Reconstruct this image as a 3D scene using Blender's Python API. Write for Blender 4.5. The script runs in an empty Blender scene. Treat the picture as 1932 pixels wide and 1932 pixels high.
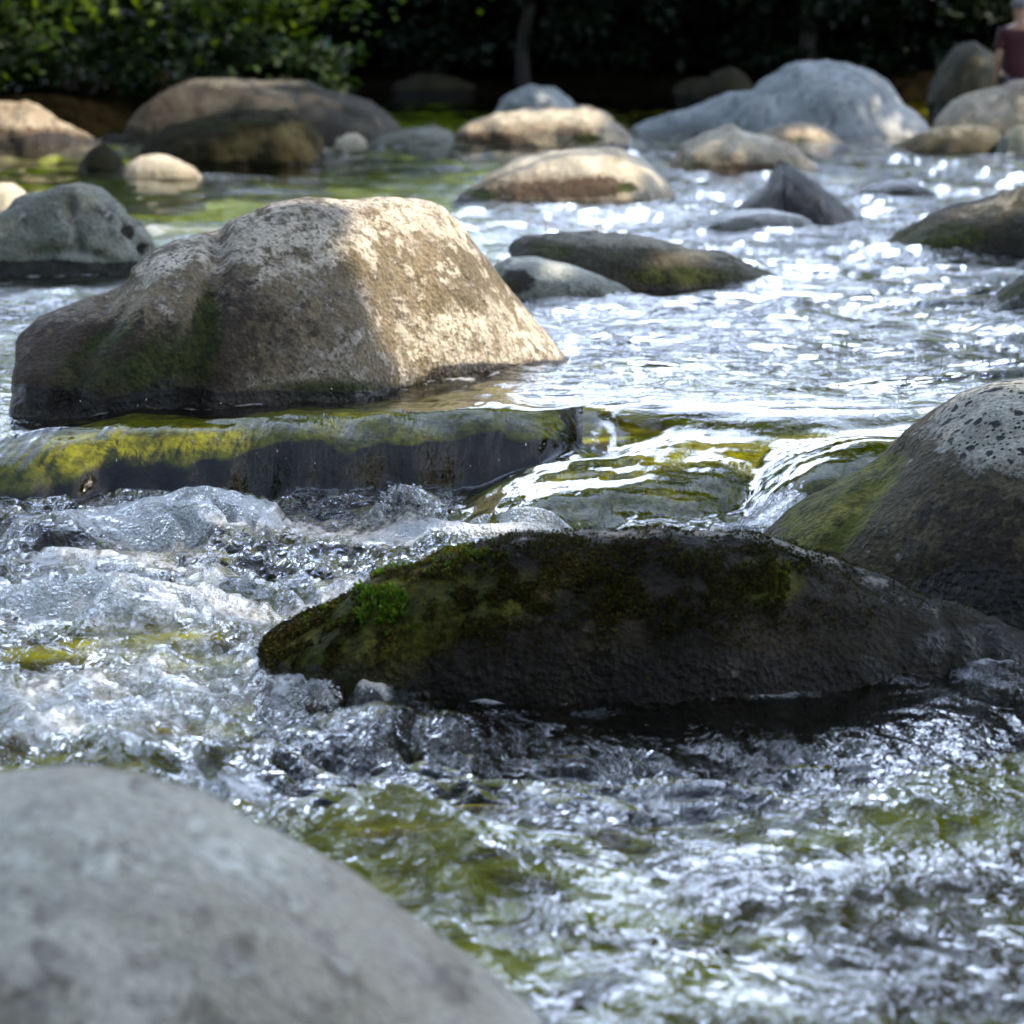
import bpy, math, random
import numpy as np
from mathutils import Vector, Euler

random.seed(7); RNG = np.random.default_rng(7)
SC = bpy.context.scene
COL = SC.collection

# ------------------------------------------------------------------ camera, sky, sun, exposure
F = 5791.0; CX = 966.0; CAMZ = 1.3; TH = math.radians(9.12)      # camera numbers, in units of a 1932 px wide frame
cam = bpy.data.cameras.new('camera'); camo = bpy.data.objects.new('camera', cam); COL.objects.link(camo)
camo.location = (0, 0, CAMZ); camo.rotation_euler = (math.pi/2 - TH, 0, 0)
cam.sensor_width = 36; cam.lens = 36*F/1932; cam.clip_end = 1500; cam.clip_start = 0.05
cam.dof.use_dof = True; cam.dof.focus_distance = 8.9; cam.dof.aperture_fstop = 4.3
SC.camera = camo
SUN_EL = math.radians(50); SUN_AZ = math.radians(100)              # azimuth clockwise from +Y
SUN = Vector((math.sin(SUN_AZ)*math.cos(SUN_EL), math.cos(SUN_AZ)*math.cos(SUN_EL), math.sin(SUN_EL)))
sl = bpy.data.lights.new('sun', 'SUN'); sl.energy = 3.8; sl.angle = math.radians(0.53); sl.color = (1, 0.87, 0.68)
so = bpy.data.objects.new('sun', sl); COL.objects.link(so); so.rotation_euler = SUN.to_track_quat('Z', 'Y').to_euler()
so.location = (20, 0, 30)
w = bpy.data.worlds.new('World'); SC.world = w; w.use_nodes = True
nt = w.node_tree; nt.nodes.clear()
out = nt.nodes.new('ShaderNodeOutputWorld'); bg = nt.nodes.new('ShaderNodeBackground'); sky = nt.nodes.new('ShaderNodeTexSky')
sky.sky_type = 'NISHITA'; sky.sun_disc = False; sky.sun_elevation = SUN_EL; sky.sun_rotation = SUN_AZ
sky.air_density = 1.0; sky.dust_density = 1.5; sky.ozone_density = 1.0
tc = nt.nodes.new('ShaderNodeTexCoord'); nz = nt.nodes.new('ShaderNodeTexNoise')
nz.inputs['Scale'].default_value = 2.6; nz.inputs['Detail'].default_value = 6; nz.inputs['Roughness'].default_value = 0.55
mp = nt.nodes.new('ShaderNodeMapping'); mp.inputs['Scale'].default_value = (1, 1, 2.2); mp.inputs['Location'].default_value = (3, 1.4, 0)
nt.links.new(tc.outputs['Generated'], mp.inputs['Vector']); nt.links.new(mp.outputs['Vector'], nz.inputs['Vector'])
rp = nt.nodes.new('ShaderNodeValToRGB'); rp.color_ramp.elements[0].position = 0.40; rp.color_ramp.elements[1].position = 0.54
rp.color_ramp.elements[0].color = (0.12, 0.12, 0.12, 1); rp.color_ramp.elements[1].color = (0.9, 0.9, 0.9, 1)
nt.links.new(nz.outputs['Fac'], rp.inputs['Fac'])
mx = nt.nodes.new('ShaderNodeMixRGB'); mx.inputs[2].default_value = (33.0, 39.5, 53.0, 1)
sx = nt.nodes.new('ShaderNodeSeparateXYZ'); nt.links.new(tc.outputs['Generated'], sx.inputs[0])
mr = nt.nodes.new('ShaderNodeMapRange'); mr.interpolation_type = 'SMOOTHSTEP'; nt.links.new(sx.outputs['Y'], mr.inputs[0])      # unseen cloud bank added upstream to whiten the water's reflections
mr.inputs[1].default_value = 0.15; mr.inputs[2].default_value = 0.85; mr.inputs[3].default_value = 0.14; mr.inputs[4].default_value = 1.0
mm = nt.nodes.new('ShaderNodeMath'); mm.operation = 'MULTIPLY'; nt.links.new(rp.outputs['Color'], mm.inputs[0]); nt.links.new(mr.outputs[0], mm.inputs[1])
me_ = nt.nodes.new('ShaderNodeMapRange'); me_.interpolation_type = 'SMOOTHSTEP'; nt.links.new(sx.outputs['Z'], me_.inputs[0])    # thinned overhead so tilted water mirrors plain blue sky
me_.inputs[1].default_value = 0.38; me_.inputs[2].default_value = 0.70; me_.inputs[3].default_value = 1.0; me_.inputs[4].default_value = 0.22
m3 = nt.nodes.new('ShaderNodeMath'); m3.operation = 'MULTIPLY'; nt.links.new(mm.outputs[0], m3.inputs[0]); nt.links.new(me_.outputs[0], m3.inputs[1])
nt.links.new(m3.outputs[0], mx.inputs[0]); nt.links.new(sky.outputs[0], mx.inputs[1])
nt.links.new(mx.outputs[0], bg.inputs['Color']); bg.inputs['Strength'].default_value = 0.14
nt.links.new(bg.outputs[0], out.inputs['Surface'])
SC.view_settings.view_transform = 'Standard'; SC.view_settings.look = 'None'; SC.view_settings.exposure = 1.1; SC.view_settings.gamma = 1
SC.cycles.max_bounces = 6; SC.cycles.transparent_max_bounces = 12; SC.cycles.glossy_bounces = 3; SC.cycles.diffuse_bounces = 3
SC.cycles.transmission_bounces = 4; SC.cycles.caustics_reflective = False; SC.cycles.caustics_refractive = False
SC.cycles.sample_clamp_indirect = 6

# ------------------------------------------------------------------ helpers
def pt(px, py, D):
    """point at forward distance D seen at (px, py)"""
    u = (px-CX)/F; v = (CX-py)/F
    dy = math.cos(TH)+v*math.sin(TH); dz = -math.sin(TH)+v*math.cos(TH)
    return (u*D/dy, D, CAMZ+dz*D/dy)
def dist(py, z):
    """forward distance of height z seen at row py"""
    v = (CX-py)/F
    return (z-CAMZ)*(math.cos(TH)+v*math.sin(TH))/(-math.sin(TH)+v*math.cos(TH))
def proj(x, y, z):
    dz = z-CAMZ
    f = y*math.cos(TH)-dz*math.sin(TH); up = y*math.sin(TH)+dz*math.cos(TH)
    f = np.maximum(f, 0.1)
    return CX+F*x/f, CX-F*up/f

_p = np.random.default_rng(3).permutation(256).astype(np.int32); PERM = np.concatenate([_p, _p, _p])
_g = np.random.default_rng(4).normal(size=(256, 3)); GR = (_g/np.linalg.norm(_g, axis=1)[:, None]).astype(np.float32)
def noise3(x, y, z):
    x = np.asarray(x, dtype=np.float64); y = np.asarray(y, dtype=np.float64)+0*x; z = np.asarray(z, dtype=np.float64)+0*x
    xi = np.floor(x).astype(np.int64); yi = np.floor(y).astype(np.int64); zi = np.floor(z).astype(np.int64)
    xf = x-xi; yf = y-yi; zf = z-zi; xi &= 255; yi &= 255; zi &= 255
    u = xf*xf*xf*(xf*(xf*6-15)+10); v = yf*yf*yf*(yf*(yf*6-15)+10); w_ = zf*zf*zf*(zf*(zf*6-15)+10)
    def g(i, j, k):
        h = PERM[PERM[PERM[(xi+i) & 255]+((yi+j) & 255)]+((zi+k) & 255)]; q = GR[h]
        return q[..., 0]*(xf-i)+q[..., 1]*(yf-j)+q[..., 2]*(zf-k)
    a = g(0,0,0); b = g(1,0,0); c = g(0,1,0); d = g(1,1,0)
    x1 = a+u*(b-a); x2 = c+u*(d-c); r0 = x1+v*(x2-x1)
    a = g(0,0,1); b = g(1,0,1); c = g(0,1,1); d = g(1,1,1)
    x1 = a+u*(b-a); x2 = c+u*(d-c); r1 = x1+v*(x2-x1)
    return 1.6*(r0+w_*(r1-r0))
def fbm(x, y, z, o=4, g=0.5, l=2.03):
    s = 0; a = 1.0
    for i in range(o):
        s = s+a*noise3(x+17*i, y+5*i, z+9*i); x = x*l; y = y*l; z = z*l; a *= g
    return s
def sstep(a, b, x):
    t = np.clip((x-a)/(b-a), 0, 1); return t*t*(3-2*t)

def tag(o, label=None, cat=None, group=None, kind=None):
    if label: o['label'] = label
    if cat: o['category'] = cat
    if group: o['group'] = group
    if kind: o['kind'] = kind
    return o
def mesh_obj(name, V, FA, mat, parent=None, loc=(0, 0, 0), smooth=True, attrs=None):
    V = np.asarray(V, dtype=np.float32)-np.asarray(loc, dtype=np.float32)
    me = bpy.data.meshes.new(name)
    FA = np.asarray(FA, dtype=np.int32); n, k = FA.shape
    me.vertices.add(len(V)); me.vertices.foreach_set('co', V.ravel())
    me.loops.add(n*k); me.loops.foreach_set('vertex_index', FA.ravel())
    me.polygons.add(n); me.polygons.foreach_set('loop_start', np.arange(n, dtype=np.int32)*k)
    try: me.polygons.foreach_set('loop_total', np.full(n, k, dtype=np.int32))
    except Exception: pass
    me.update(calc_edges=True)
    me.polygons.foreach_set('use_smooth', np.full(n, smooth))
    for an, av in (attrs or {}).items():
        av = np.asarray(av, dtype=np.float32)
        if av.ndim == 2:
            a = me.attributes.new(an, 'FLOAT_COLOR', 'POINT'); a.data.foreach_set('color', np.concatenate([av, np.ones((len(av), 1), np.float32)], 1).ravel())
        else:
            a = me.attributes.new(an, 'FLOAT', 'POINT'); a.data.foreach_set('value', av)
    if mat: me.materials.append(mat)
    o = bpy.data.objects.new(name, me); COL.objects.link(o); o.location = loc
    if parent: o.parent = parent; o.location = Vector(loc)-Vector(parent.location) if parent else loc
    return o
def grid_faces(nu, nv):
    i = np.arange(nu-1)[:, None]; j = np.arange(nv-1)[None, :]
    a = i*nv+j
    return np.stack([a, a+1, a+nv+1, a+nv], -1).reshape(-1, 4)

# ------------------------------------------------------------------ material kit
class NT:
    def __init__(s, name):
        s.m = bpy.data.materials.new(name); s.m.use_nodes = True; s.t = s.m.node_tree; s.t.nodes.clear()
        s.out = s.n('ShaderNodeOutputMaterial')
    def n(s, t, **kw):
        q = s.t.nodes.new(t)
        for k, v in kw.items(): setattr(q, k, v)
        return q
    def put(s, q, i, v):
        if isinstance(v, bpy.types.NodeSocket): s.t.links.new(v, q.inputs[i])
        elif v is not None: q.inputs[i].default_value = v
    def attr(s, name): q = s.n('ShaderNodeAttribute'); q.attribute_name = name; return q.outputs['Fac']
    def attrc(s, name): q = s.n('ShaderNodeAttribute'); q.attribute_name = name; return q.outputs['Color']
    def obj(s): return s.n('ShaderNodeTexCoord').outputs['Object']
    def mapv(s, v, sc=(1,1,1), loc=(0,0,0), rot=(0,0,0)):
        q = s.n('ShaderNodeMapping'); s.put(q, 'Vector', v); q.inputs['Scale'].default_value = sc; q.inputs['Location'].default_value = loc; q.inputs['Rotation'].default_value = rot; return q.outputs[0]
    def noise(s, v, sc, det=4, ro=0.55, dist=0):
        q = s.n('ShaderNodeTexNoise'); s.put(q, 'Vector', v); s.put(q, 'Scale', sc); s.put(q, 'Detail', det); s.put(q, 'Roughness', ro); s.put(q, 'Distortion', dist); return q.outputs['Fac']
    def vor(s, v, sc, feat='F1', rnd=1.0):
        q = s.n('ShaderNodeTexVoronoi'); q.feature = feat; s.put(q, 'Vector', v); s.put(q, 'Scale', sc); s.put(q, 'Randomness', rnd); return q.outputs['Distance']
    def math(s, op, a, b=None, c=None, clamp=False):
        q = s.n('ShaderNodeMath'); q.operation = op; q.use_clamp = clamp; s.put(q, 0, a); s.put(q, 1, b); s.put(q, 2, c); return q.outputs[0]
    def ramp(s, f, a, b, va=0.0, vb=1.0):
        q = s.n('ShaderNodeMapRange'); q.interpolation_type = 'SMOOTHSTEP'; s.put(q, 0, f); s.put(q, 1, a); s.put(q, 2, b); s.put(q, 3, va); s.put(q, 4, vb); return q.outputs[0]
    def mix(s, f, a, b, mode='MIX'):
        q = s.n('ShaderNodeMixRGB'); q.blend_type = mode
        s.put(q, 0, f)
        for i, v in ((1, a), (2, b)):
            s.put(q, i, (*v, 1) if isinstance(v, tuple) and len(v) == 3 else v)
        return q.outputs[0]
    def bump(s, h, st, d, nrm=None):
        q = s.n('ShaderNodeBump'); s.put(q, 'Height', h); s.put(q, 'Strength', st); s.put(q, 'Distance', d)
        if nrm: s.put(q, 'Normal', nrm)
        return q.outputs[0]
    def bsdf(s, col, rough, nrm=None, spec=0.5, **kw):
        q = s.n('ShaderNodeBsdfPrincipled')
        s.put(q, 'Base Color', (*col, 1) if isinstance(col, tuple) else col); s.put(q, 'Roughness', rough); s.put(q, 'Specular IOR Level', spec)
        if nrm: s.put(q, 'Normal', nrm)
        for k, v in kw.items(): s.put(q, k, v)
        return q.outputs[0]
    def mixs(s, f, a, b):
        q = s.n('ShaderNodeMixShader'); s.put(q, 0, f); s.put(q, 1, a); s.put(q, 2, b); return q.outputs[0]
    def done(s, sh): s.t.links.new(sh, s.out.inputs['Surface']); return s.m

def rock_mat(name, c1, c2, lichen=(0.5, 0.46, 0.38), lich=0.0, fine=1.0, moss=(0.05, 0.06, 0.008), spots=0.0, dark=(0.03, 0.024, 0.016), sc=1.0, wetk=0.3, wetr=0.22, mossn=0.5, dsc=26, spec=0.35):
    """stone: two base tones, dark and pale masks that partly paint shade and sun, lichen crusts, black lichen dots, moss, wet stone at the waterline"""
    k = NT(name); v = k.obj()
    n1 = k.noise(v, 2.2*sc, 5, 0.6); n2 = k.noise(v, 9*sc, 6, 0.65, 0.4); n3 = k.noise(v, 70*sc, 4, 0.7)
    n4 = k.noise(k.mapv(v, loc=(5, 3, 1)), 24*sc, 5, 0.7)
    col = k.mix(k.ramp(n1, 0.35, 0.65), c1, c2)
    col = k.mix(k.ramp(n2, 0.46, 0.66), col, dark)
    # crusts; the pale mask also paints sunlit tops
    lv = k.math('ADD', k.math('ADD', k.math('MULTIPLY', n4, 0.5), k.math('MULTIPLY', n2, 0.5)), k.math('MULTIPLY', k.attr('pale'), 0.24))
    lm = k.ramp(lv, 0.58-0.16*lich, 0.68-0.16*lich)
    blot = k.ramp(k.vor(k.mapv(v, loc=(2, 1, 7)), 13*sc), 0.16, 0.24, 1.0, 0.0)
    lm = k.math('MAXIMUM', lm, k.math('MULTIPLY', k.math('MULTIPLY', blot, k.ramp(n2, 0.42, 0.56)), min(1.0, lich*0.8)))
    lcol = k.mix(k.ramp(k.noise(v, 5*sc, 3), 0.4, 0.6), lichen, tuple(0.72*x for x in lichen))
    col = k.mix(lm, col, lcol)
    # dark brown growth, plus shade painted on low sides and in hollows
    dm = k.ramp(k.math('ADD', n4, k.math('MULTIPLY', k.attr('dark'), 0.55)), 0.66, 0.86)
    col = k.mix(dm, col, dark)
    # black dots with uneven outline
    if spots > 0:
        dv = k.vor(k.mix(0.16, v, k.n('ShaderNodeTexNoise').outputs['Color']), dsc*sc)
        dots = k.math('MULTIPLY', k.ramp(k.math('ADD', dv, k.math('MULTIPLY', k.math('SUBTRACT', n4, 0.5), 0.5)), 0.26, 0.36, 1, 0), k.ramp(k.math('ADD', n4, k.math('MULTIPLY', k.attr('pale'), 0.25)), 0.62-0.1*spots, 0.7-0.1*spots))
        dv2 = k.vor(k.mapv(v, loc=(3, 8, 1)), dsc*2.1*sc); dots = k.math('MAXIMUM', dots, k.math('MULTIPLY', k.ramp(k.math('ADD', dv2, k.math('MULTIPLY', k.math('SUBTRACT', n4, 0.5), 0.5)), 0.22, 0.32, 1, 0), k.ramp(n2, 0.46, 0.54)))
        dots = k.math('MULTIPLY', dots, k.ramp(k.attr('pale'), 0.15, 0.6))
        col = k.mix(dots, col, (0.018, 0.016, 0.014))
    # grain
    g = k.math('MULTIPLY_ADD', k.ramp(n3, 0.3, 0.7), 0.5*fine, 1-0.25*fine)
    gg = k.n('ShaderNodeCombineXYZ'); [k.put(gg, i, g) for i in range(3)]
    col = k.mix(1.0, col, gg.outputs[0], 'MULTIPLY')
    # moss / algae
    mm = k.ramp(k.math('ADD', k.math('MULTIPLY', k.math('ADD', n2, n4), mossn*0.5), k.attr('moss')), 0.50+mossn*0.28, 0.72+mossn*0.28)
    mcol = k.mix(k.ramp(n4, 0.4, 0.62), moss, tuple(x*0.4 for x in moss))
    col = k.mix(mm, col, mcol)
    # wet
    wt = k.ramp(k.math('ADD', k.attr('wet'), k.math('MULTIPLY', k.math('SUBTRACT', n2, 0.5), 0.7)), 0.4, 0.62)
    col = k.mix(wt, col, k.mix(1.0, col, (wetk, wetk*0.93, wetk*0.8), 'MULTIPLY'))
    ro = k.math('MULTIPLY_ADD', wt, wetr-0.85, 0.85)
    h = k.math('ADD', k.math('MULTIPLY', n4, 0.5), k.math('ADD', k.math('MULTIPLY', n3, 0.28), k.math('MULTIPLY', k.vor(v, 55*sc), 0.25)))
    h = k.math('ADD', h, k.math('MULTIPLY', lm, 0.10))
    nb = k.bump(h, 0.9*fine, 0.03)
    return k.done(k.bsdf(col, ro, nb, spec))

M = {}
M['near'] = rock_mat('pale_granite', (0.36, 0.325, 0.245), (0.55, 0.525, 0.43), (0.68, 0.67, 0.57), 0.30, 1.1, dark=(0.16, 0.13, 0.095), sc=1.5)
M['darkrock'] = rock_mat('dark_wet_stone', (0.013, 0.0105, 0.006), (0.026, 0.022, 0.013), (0.20, 0.19, 0.165), 0.0, 1.2, moss=(0.060, 0.062, 0.006), dark=(0.016, 0.013, 0.010), wetk=0.45, wetr=0.3, spec=0.18)
M['main'] = rock_mat('lichened_boulder', (0.125, 0.098, 0.055), (0.24, 0.185, 0.112), (0.60, 0.52, 0.40), 0.50, 1.3, moss=(0.050, 0.060, 0.010), spots=0.7, dark=(0.060, 0.042, 0.028), wetk=0.16, dsc=42)
M['rightb'] = rock_mat('capped_boulder', (0.070, 0.054, 0.027), (0.135, 0.108, 0.058), (0.46, 0.44, 0.36), 0.15, 1.5, moss=(0.120, 0.125, 0.012), spots=2.2, dark=(0.028, 0.020, 0.013), wetk=0.4, mossn=0.25, dsc=24)
M['grey'] = rock_mat('grey_stone', (0.13, 0.135, 0.10), (0.25, 0.26, 0.21), (0.40, 0.41, 0.35), 0.35, 1.0, moss=(0.045, 0.060, 0.012), wetk=0.10)
M['blue'] = rock_mat('blue_grey_stone', (0.26, 0.28, 0.28), (0.40, 0.42, 0.42), (0.50, 0.50, 0.49), 0.2, 0.8, moss=(0.05, 0.06, 0.02), dark=(0.14, 0.15, 0.16), wetk=0.5)
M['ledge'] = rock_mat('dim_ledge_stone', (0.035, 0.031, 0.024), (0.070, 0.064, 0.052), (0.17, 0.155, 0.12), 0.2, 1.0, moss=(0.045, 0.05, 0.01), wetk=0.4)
M['tan'] = rock_mat('tan_stone', (0.28, 0.22, 0.15), (0.40, 0.34, 0.25), (0.55, 0.49, 0.38), 0.35, 1.0, moss=(0.045, 0.055, 0.008), wetk=0.2, dark=(0.09, 0.06, 0.04))
M['olive'] = rock_mat('mossy_stone', (0.040, 0.036, 0.020), (0.080, 0.072, 0.042), (0.24, 0.22, 0.16), 0.1, 1.0, moss=(0.055, 0.062, 0.009), wetk=0.3)
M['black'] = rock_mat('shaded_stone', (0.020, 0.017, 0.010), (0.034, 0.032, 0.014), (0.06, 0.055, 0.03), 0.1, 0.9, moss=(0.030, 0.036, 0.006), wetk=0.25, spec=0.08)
M['slab'] = rock_mat('algae_slab', (0.010, 0.008, 0.003), (0.035, 0.032, 0.006), (0.06, 0.055, 0.02), 0.0, 0.7, moss=(0.29, 0.31, 0.010), dark=(0.015, 0.012, 0.006), wetk=0.9, wetr=0.6, mossn=0.8, spec=0.02)

def foliage_mat(name, c1, c2, trans=0.35):
    k = NT(name); v = k.obj()
    n = k.ramp(k.noise(v, 1.1, 3), 0.35, 0.65); c = k.mix(n, c1, c2)
    c = k.mix(k.ramp(k.noise(v, 9, 2), 0.4, 0.7), c, tuple(0.55*x for x in c1))
    d = k.bsdf(c, 0.55, None, 0.3); t = k.n('ShaderNodeBsdfTranslucent'); k.put(t, 'Color', k.mix(1.0, c, (1.5, 1.6, 0.6), 'MULTIPLY'))
    return k.done(k.mixs(trans, d, t.outputs[0]))
M['leaf'] = foliage_mat('green_leaves', (0.040, 0.085, 0.016), (0.085, 0.135, 0.020))
M['leaf_sun'] = foliage_mat('sunlit_tone_leaves', (0.050, 0.10, 0.010), (0.12, 0.17, 0.016), 0.4)  # brighter leaf copy, sunlight put into the colour
M['leaf_lit'] = foliage_mat('lit_crown_leaves', (0.045, 0.085, 0.009), (0.10, 0.13, 0.012), 0.4)  # crown green lightened so the far forest reflects as sunlit
M['leaf_shade2'] = foliage_mat('deep_green_leaves', (0.014, 0.036, 0.008), (0.030, 0.060, 0.010), 0.2)
M['leaf_shade'] = foliage_mat('shade_tone_leaves', (0.007, 0.016, 0.006), (0.012, 0.025, 0.008), 0.12)  # shaded leaf copy, the gloom of the far bank is in the colour
k = NT('bark'); v = k.obj(); n = k.noise(k.mapv(v, (6, 6, 1)), 3, 6, 0.7)
M['bark'] = k.done(k.bsdf(k.mix(k.ramp(n, 0.35, 0.65), (0.014, 0.011, 0.008), (0.040, 0.033, 0.026)), 0.9, k.bump(n, 0.8, 0.03)))
k = NT('river_ground'); v = k.obj()
nA = k.noise(v, 3.2, 5, 0.62, 0.6); nB = k.noise(k.mapv(v, loc=(4, 4, 4)), 1.1, 3)
bed = k.mix(k.ramp(nA, 0.38, 0.62), (0.09, 0.070, 0.010), (0.40, 0.40, 0.015)); bed = k.mix(k.ramp(nB, 0.45, 0.7), bed, (0.08, 0.06, 0.022))
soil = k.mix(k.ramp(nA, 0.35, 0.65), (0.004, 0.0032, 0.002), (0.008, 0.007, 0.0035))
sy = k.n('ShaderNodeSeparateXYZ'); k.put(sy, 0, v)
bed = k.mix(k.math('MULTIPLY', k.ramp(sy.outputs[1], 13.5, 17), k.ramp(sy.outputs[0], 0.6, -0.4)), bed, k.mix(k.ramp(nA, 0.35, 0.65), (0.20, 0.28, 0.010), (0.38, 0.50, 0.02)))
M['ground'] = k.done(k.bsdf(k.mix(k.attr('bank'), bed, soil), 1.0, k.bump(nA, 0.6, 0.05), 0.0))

# water: Fresnel mirror over clear water, froth where the foam attribute says so
k = NT('stream_water'); v = k.obj()
stk = k.mapv(v, (1.0, 0.55, 1.0), rot=(0, 0, math.radians(35)))
sy = k.n('ShaderNodeSeparateXYZ'); k.put(sy, 0, v); upf = k.ramp(sy.outputs[1], 9.9, 10.7)
b1a = k.noise(stk, 33, 3, 0.55, 0.8); b1u = k.noise(k.mapv(v, (0.42, 1.0, 1.0), rot=(0, 0, math.radians(-12))), 24, 3, 0.5, 0.5)
b1 = k.math('ADD', k.math('MULTIPLY', b1a, k.math('SUBTRACT', 1.0, upf)), k.math('MULTIPLY', b1u, upf)); b2 = k.noise(stk, 75, 2, 0.5, 0.3)
ch = k.attr('chop'); fm = k.attr('foam'); st = k.attr('streak')
sv = k.mapv(v, (1.0, 0.10, 0.3), rot=(0, 0, math.radians(20))); b3 = k.noise(sv, 46, 3, 0.6)
bub = k.vor(v, 70); bubs = k.vor(k.mapv(v, loc=(3, 3, 3)), 150)
fn = k.math('ADD', k.math('MULTIPLY', k.noise(stk, 8, 5, 0.7, 1.2), 0.5), k.math('MULTIPLY', k.noise(stk, 38, 5, 0.75, 0.6), 0.5))
foam = k.ramp(k.math('ADD', k.math('MULTIPLY', fm, 0.50), fn), 0.68, 0.88)
hh = k.math('ADD', k.math('MULTIPLY', b1, k.math('MULTIPLY', ch, 1.6)), k.math('MULTIPLY', b2, k.math('MULTIPLY', ch, 0.14)))
hh = k.math('ADD', hh, k.math('MULTIPLY', b3, k.math('MULTIPLY', st, 0.30)))
hf = k.math('ADD', k.math('MULTIPLY', bub, -0.6), k.math('MULTIPLY', bubs, -0.35))
hh = k.math('ADD', hh, k.math('MULTIPLY', hf, foam))
nb = k.bump(hh, 1.0, 0.022)
fr = k.n('ShaderNodeFresnel'); fr.inputs[0].default_value = 1.38; k.put(fr, 'Normal', nb)
gl = k.n('ShaderNodeBsdfGlossy'); k.put(gl, 'Color', (1, 1, 1, 1)); k.put(gl, 'Roughness', 0.04); k.put(gl, 'Normal', nb)
tr = k.n('ShaderNodeBsdfTransparent'); k.put(tr, 'Color', (0.86, 0.88, 0.74, 1))
fo = k.bsdf((0.88, 0.90, 0.90), 0.3, nb, 0.5)
body = k.mixs(k.math('MULTIPLY', foam, 0.62), tr.outputs[0], fo)
M['water'] = k.done(k.mixs(k.math('MULTIPLY', fr.outputs[0], k.math('SUBTRACT', 1.0, k.math('MULTIPLY', foam, 0.10))), body, gl.outputs[0]))
k = NT('splash_water'); v = k.obj(); nb = k.bump(k.noise(v, 60, 2), 0.5, 0.01)
fr = k.n('ShaderNodeFresnel'); fr.inputs[0].default_value = 1.5; k.put(fr, 'Normal', nb)
gl = k.n('ShaderNodeBsdfGlossy'); k.put(gl, 'Roughness', 0.05); k.put(gl, 'Normal', nb); k.put(gl, 'Color', (1, 1, 1, 1))
rf = k.n('ShaderNodeBsdfRefraction'); rf.inputs['IOR'].default_value = 1.33; k.put(rf, 'Roughness', 0.0); k.put(rf, 'Normal', nb); k.put(rf, 'Color', (0.95, 0.97, 0.97, 1))
M['splash'] = k.done(k.mixs(fr.outputs[0], k.mixs(0.2, rf.outputs[0], k.bsdf((0.75, 0.78, 0.8), 0.3)), gl.outputs[0]))
k = NT('moss_blades'); c = k.attrc('col')
tl = k.n('ShaderNodeBsdfTranslucent'); k.put(tl, 'Color', c)
M['moss'] = k.done(k.mixs(0.3, k.bsdf(c, 0.7, None, 0.2), tl.outputs[0]))
def plain(name, c, r=0.8):
    k = NT(name); n = k.noise(k.obj(), 8, 4)
    return k.done(k.bsdf(k.mix(k.ramp(n, 0.3, 0.7), c, tuple(0.8*x for x in c)), r))
M['skin'] = plain('skin', (0.40, 0.22, 0.14), 0.5); M['shirt'] = plain('maroon_cloth', (0.050, 0.005, 0.010)); M['shorts'] = plain('dark_cloth', (0.02, 0.02, 0.03)); M['cap'] = plain('grey_cap_cloth', (0.20, 0.19, 0.20))

# ------------------------------------------------------------------ water level and the slabs it slides over
LOW = -0.235
def level_low(y): return LOW-0.022*np.clip(9.6-y, 0, 20)
def slab_top(X, Y, S, pw=2.0, ex=0.5):
    """height of a smooth slab at (X, Y); S = stations px, top row, crest distance, front distance"""
    c = np.array([pt(px, py, D) for px, py, D, Df in S]); xs = c[:, 0]
    df = np.array([s[3] for s in S])-(0.06 if ex > 0.72 else 0)
    xf = np.array([pt(px, py, Df)[0] for px, py, D, Df in S])
    wob = noise3(X*3.1+5, 0*X, 2+0*X)+0.5*noise3(X*8.3, Y*2, 5+0*X)
    zc = np.interp(X, xs, c[:, 2], left=-9, right=-9)+0.015*wob; yc = np.interp(X, xs, c[:, 1]); yf = np.interp(X, xs, df)+0.075*wob*np.clip((0.5-X)/0.6, 0.2, 1)
    zb = LOW-0.12
    t = np.clip((yc-Y)/(yc-yf), 0, 1.0)
    z = zb+(zc-zb)*np.power(np.maximum(1-t**pw, 0), ex)
    back = np.clip((Y-yc)/1.1, 0, 1); z = np.where(Y > yc, zc-0.10*back**2*1.6, z)
    z = np.where((Y > yc+1.1) | (zc < -5), -2, z)
    return z
def dense(S, n=130):
    S = np.array(S, float); q = np.linspace(S[0, 0], S[-1, 0], n)
    out_ = []
    for i in range(4):
        v = np.interp(q, S[:, 0], S[:, i])
        vp = np.pad(v, 3, mode='edge'); v = np.convolve(vp, np.ones(7)/7, 'valid') if i else q
        out_.append(v)
    return [tuple(r) for r in np.stack(out_, 1)]
SLAB_A = dense([(-420, 940, 9.95, 9.62), (-200, 905, 10.0, 9.66), (0, 852, 10.08, 9.72), (100, 820, 10.1, 9.78), (250, 798, 10.14, 9.85), (450, 803, 10.2, 9.85), (600, 786, 10.26, 9.86), (800, 766, 10.4, 9.9), (950, 757, 10.48, 9.93), (1010, 766, 10.45, 9.96), (1060, 788, 10.4, 9.98), (1100, 830, 10.35, 10.0), (1120, 870, 10.3, 10.0), (1145, 930, 10.3, 9.98), (1185, 1060, 10.25, 9.98), (1240, 1300, 10.2, 9.98)])
SLAB_B = dense([(840, 1012, 9.45, 9.2), (880, 970, 9.5, 9.15), (930, 937, 9.55, 9.12), (1000, 905, 9.62, 9.1), (1100, 873, 9.75, 9.1), (1250, 843, 9.95, 9.1), (1400, 824, 10.1, 9.15), (1550, 812, 10.2, 9.2), (1750, 806, 10.25, 9.3), (2000, 802, 10.25, 9.4), (2250, 860, 10.2, 9.5)])
SLAB_C = dense([(1385, 1000, 9.35, 9.05), (1410, 945, 9.4, 9.05), (1445, 905, 9.45, 9.07), (1490, 874, 9.5, 9.1), (1550, 854, 9.55, 9.12), (1630, 846, 9.6, 9.15), (1720, 846, 9.6, 9.2), (1900, 852, 9.6, 9.2), (2000, 900, 9.6, 9.2)])
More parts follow.
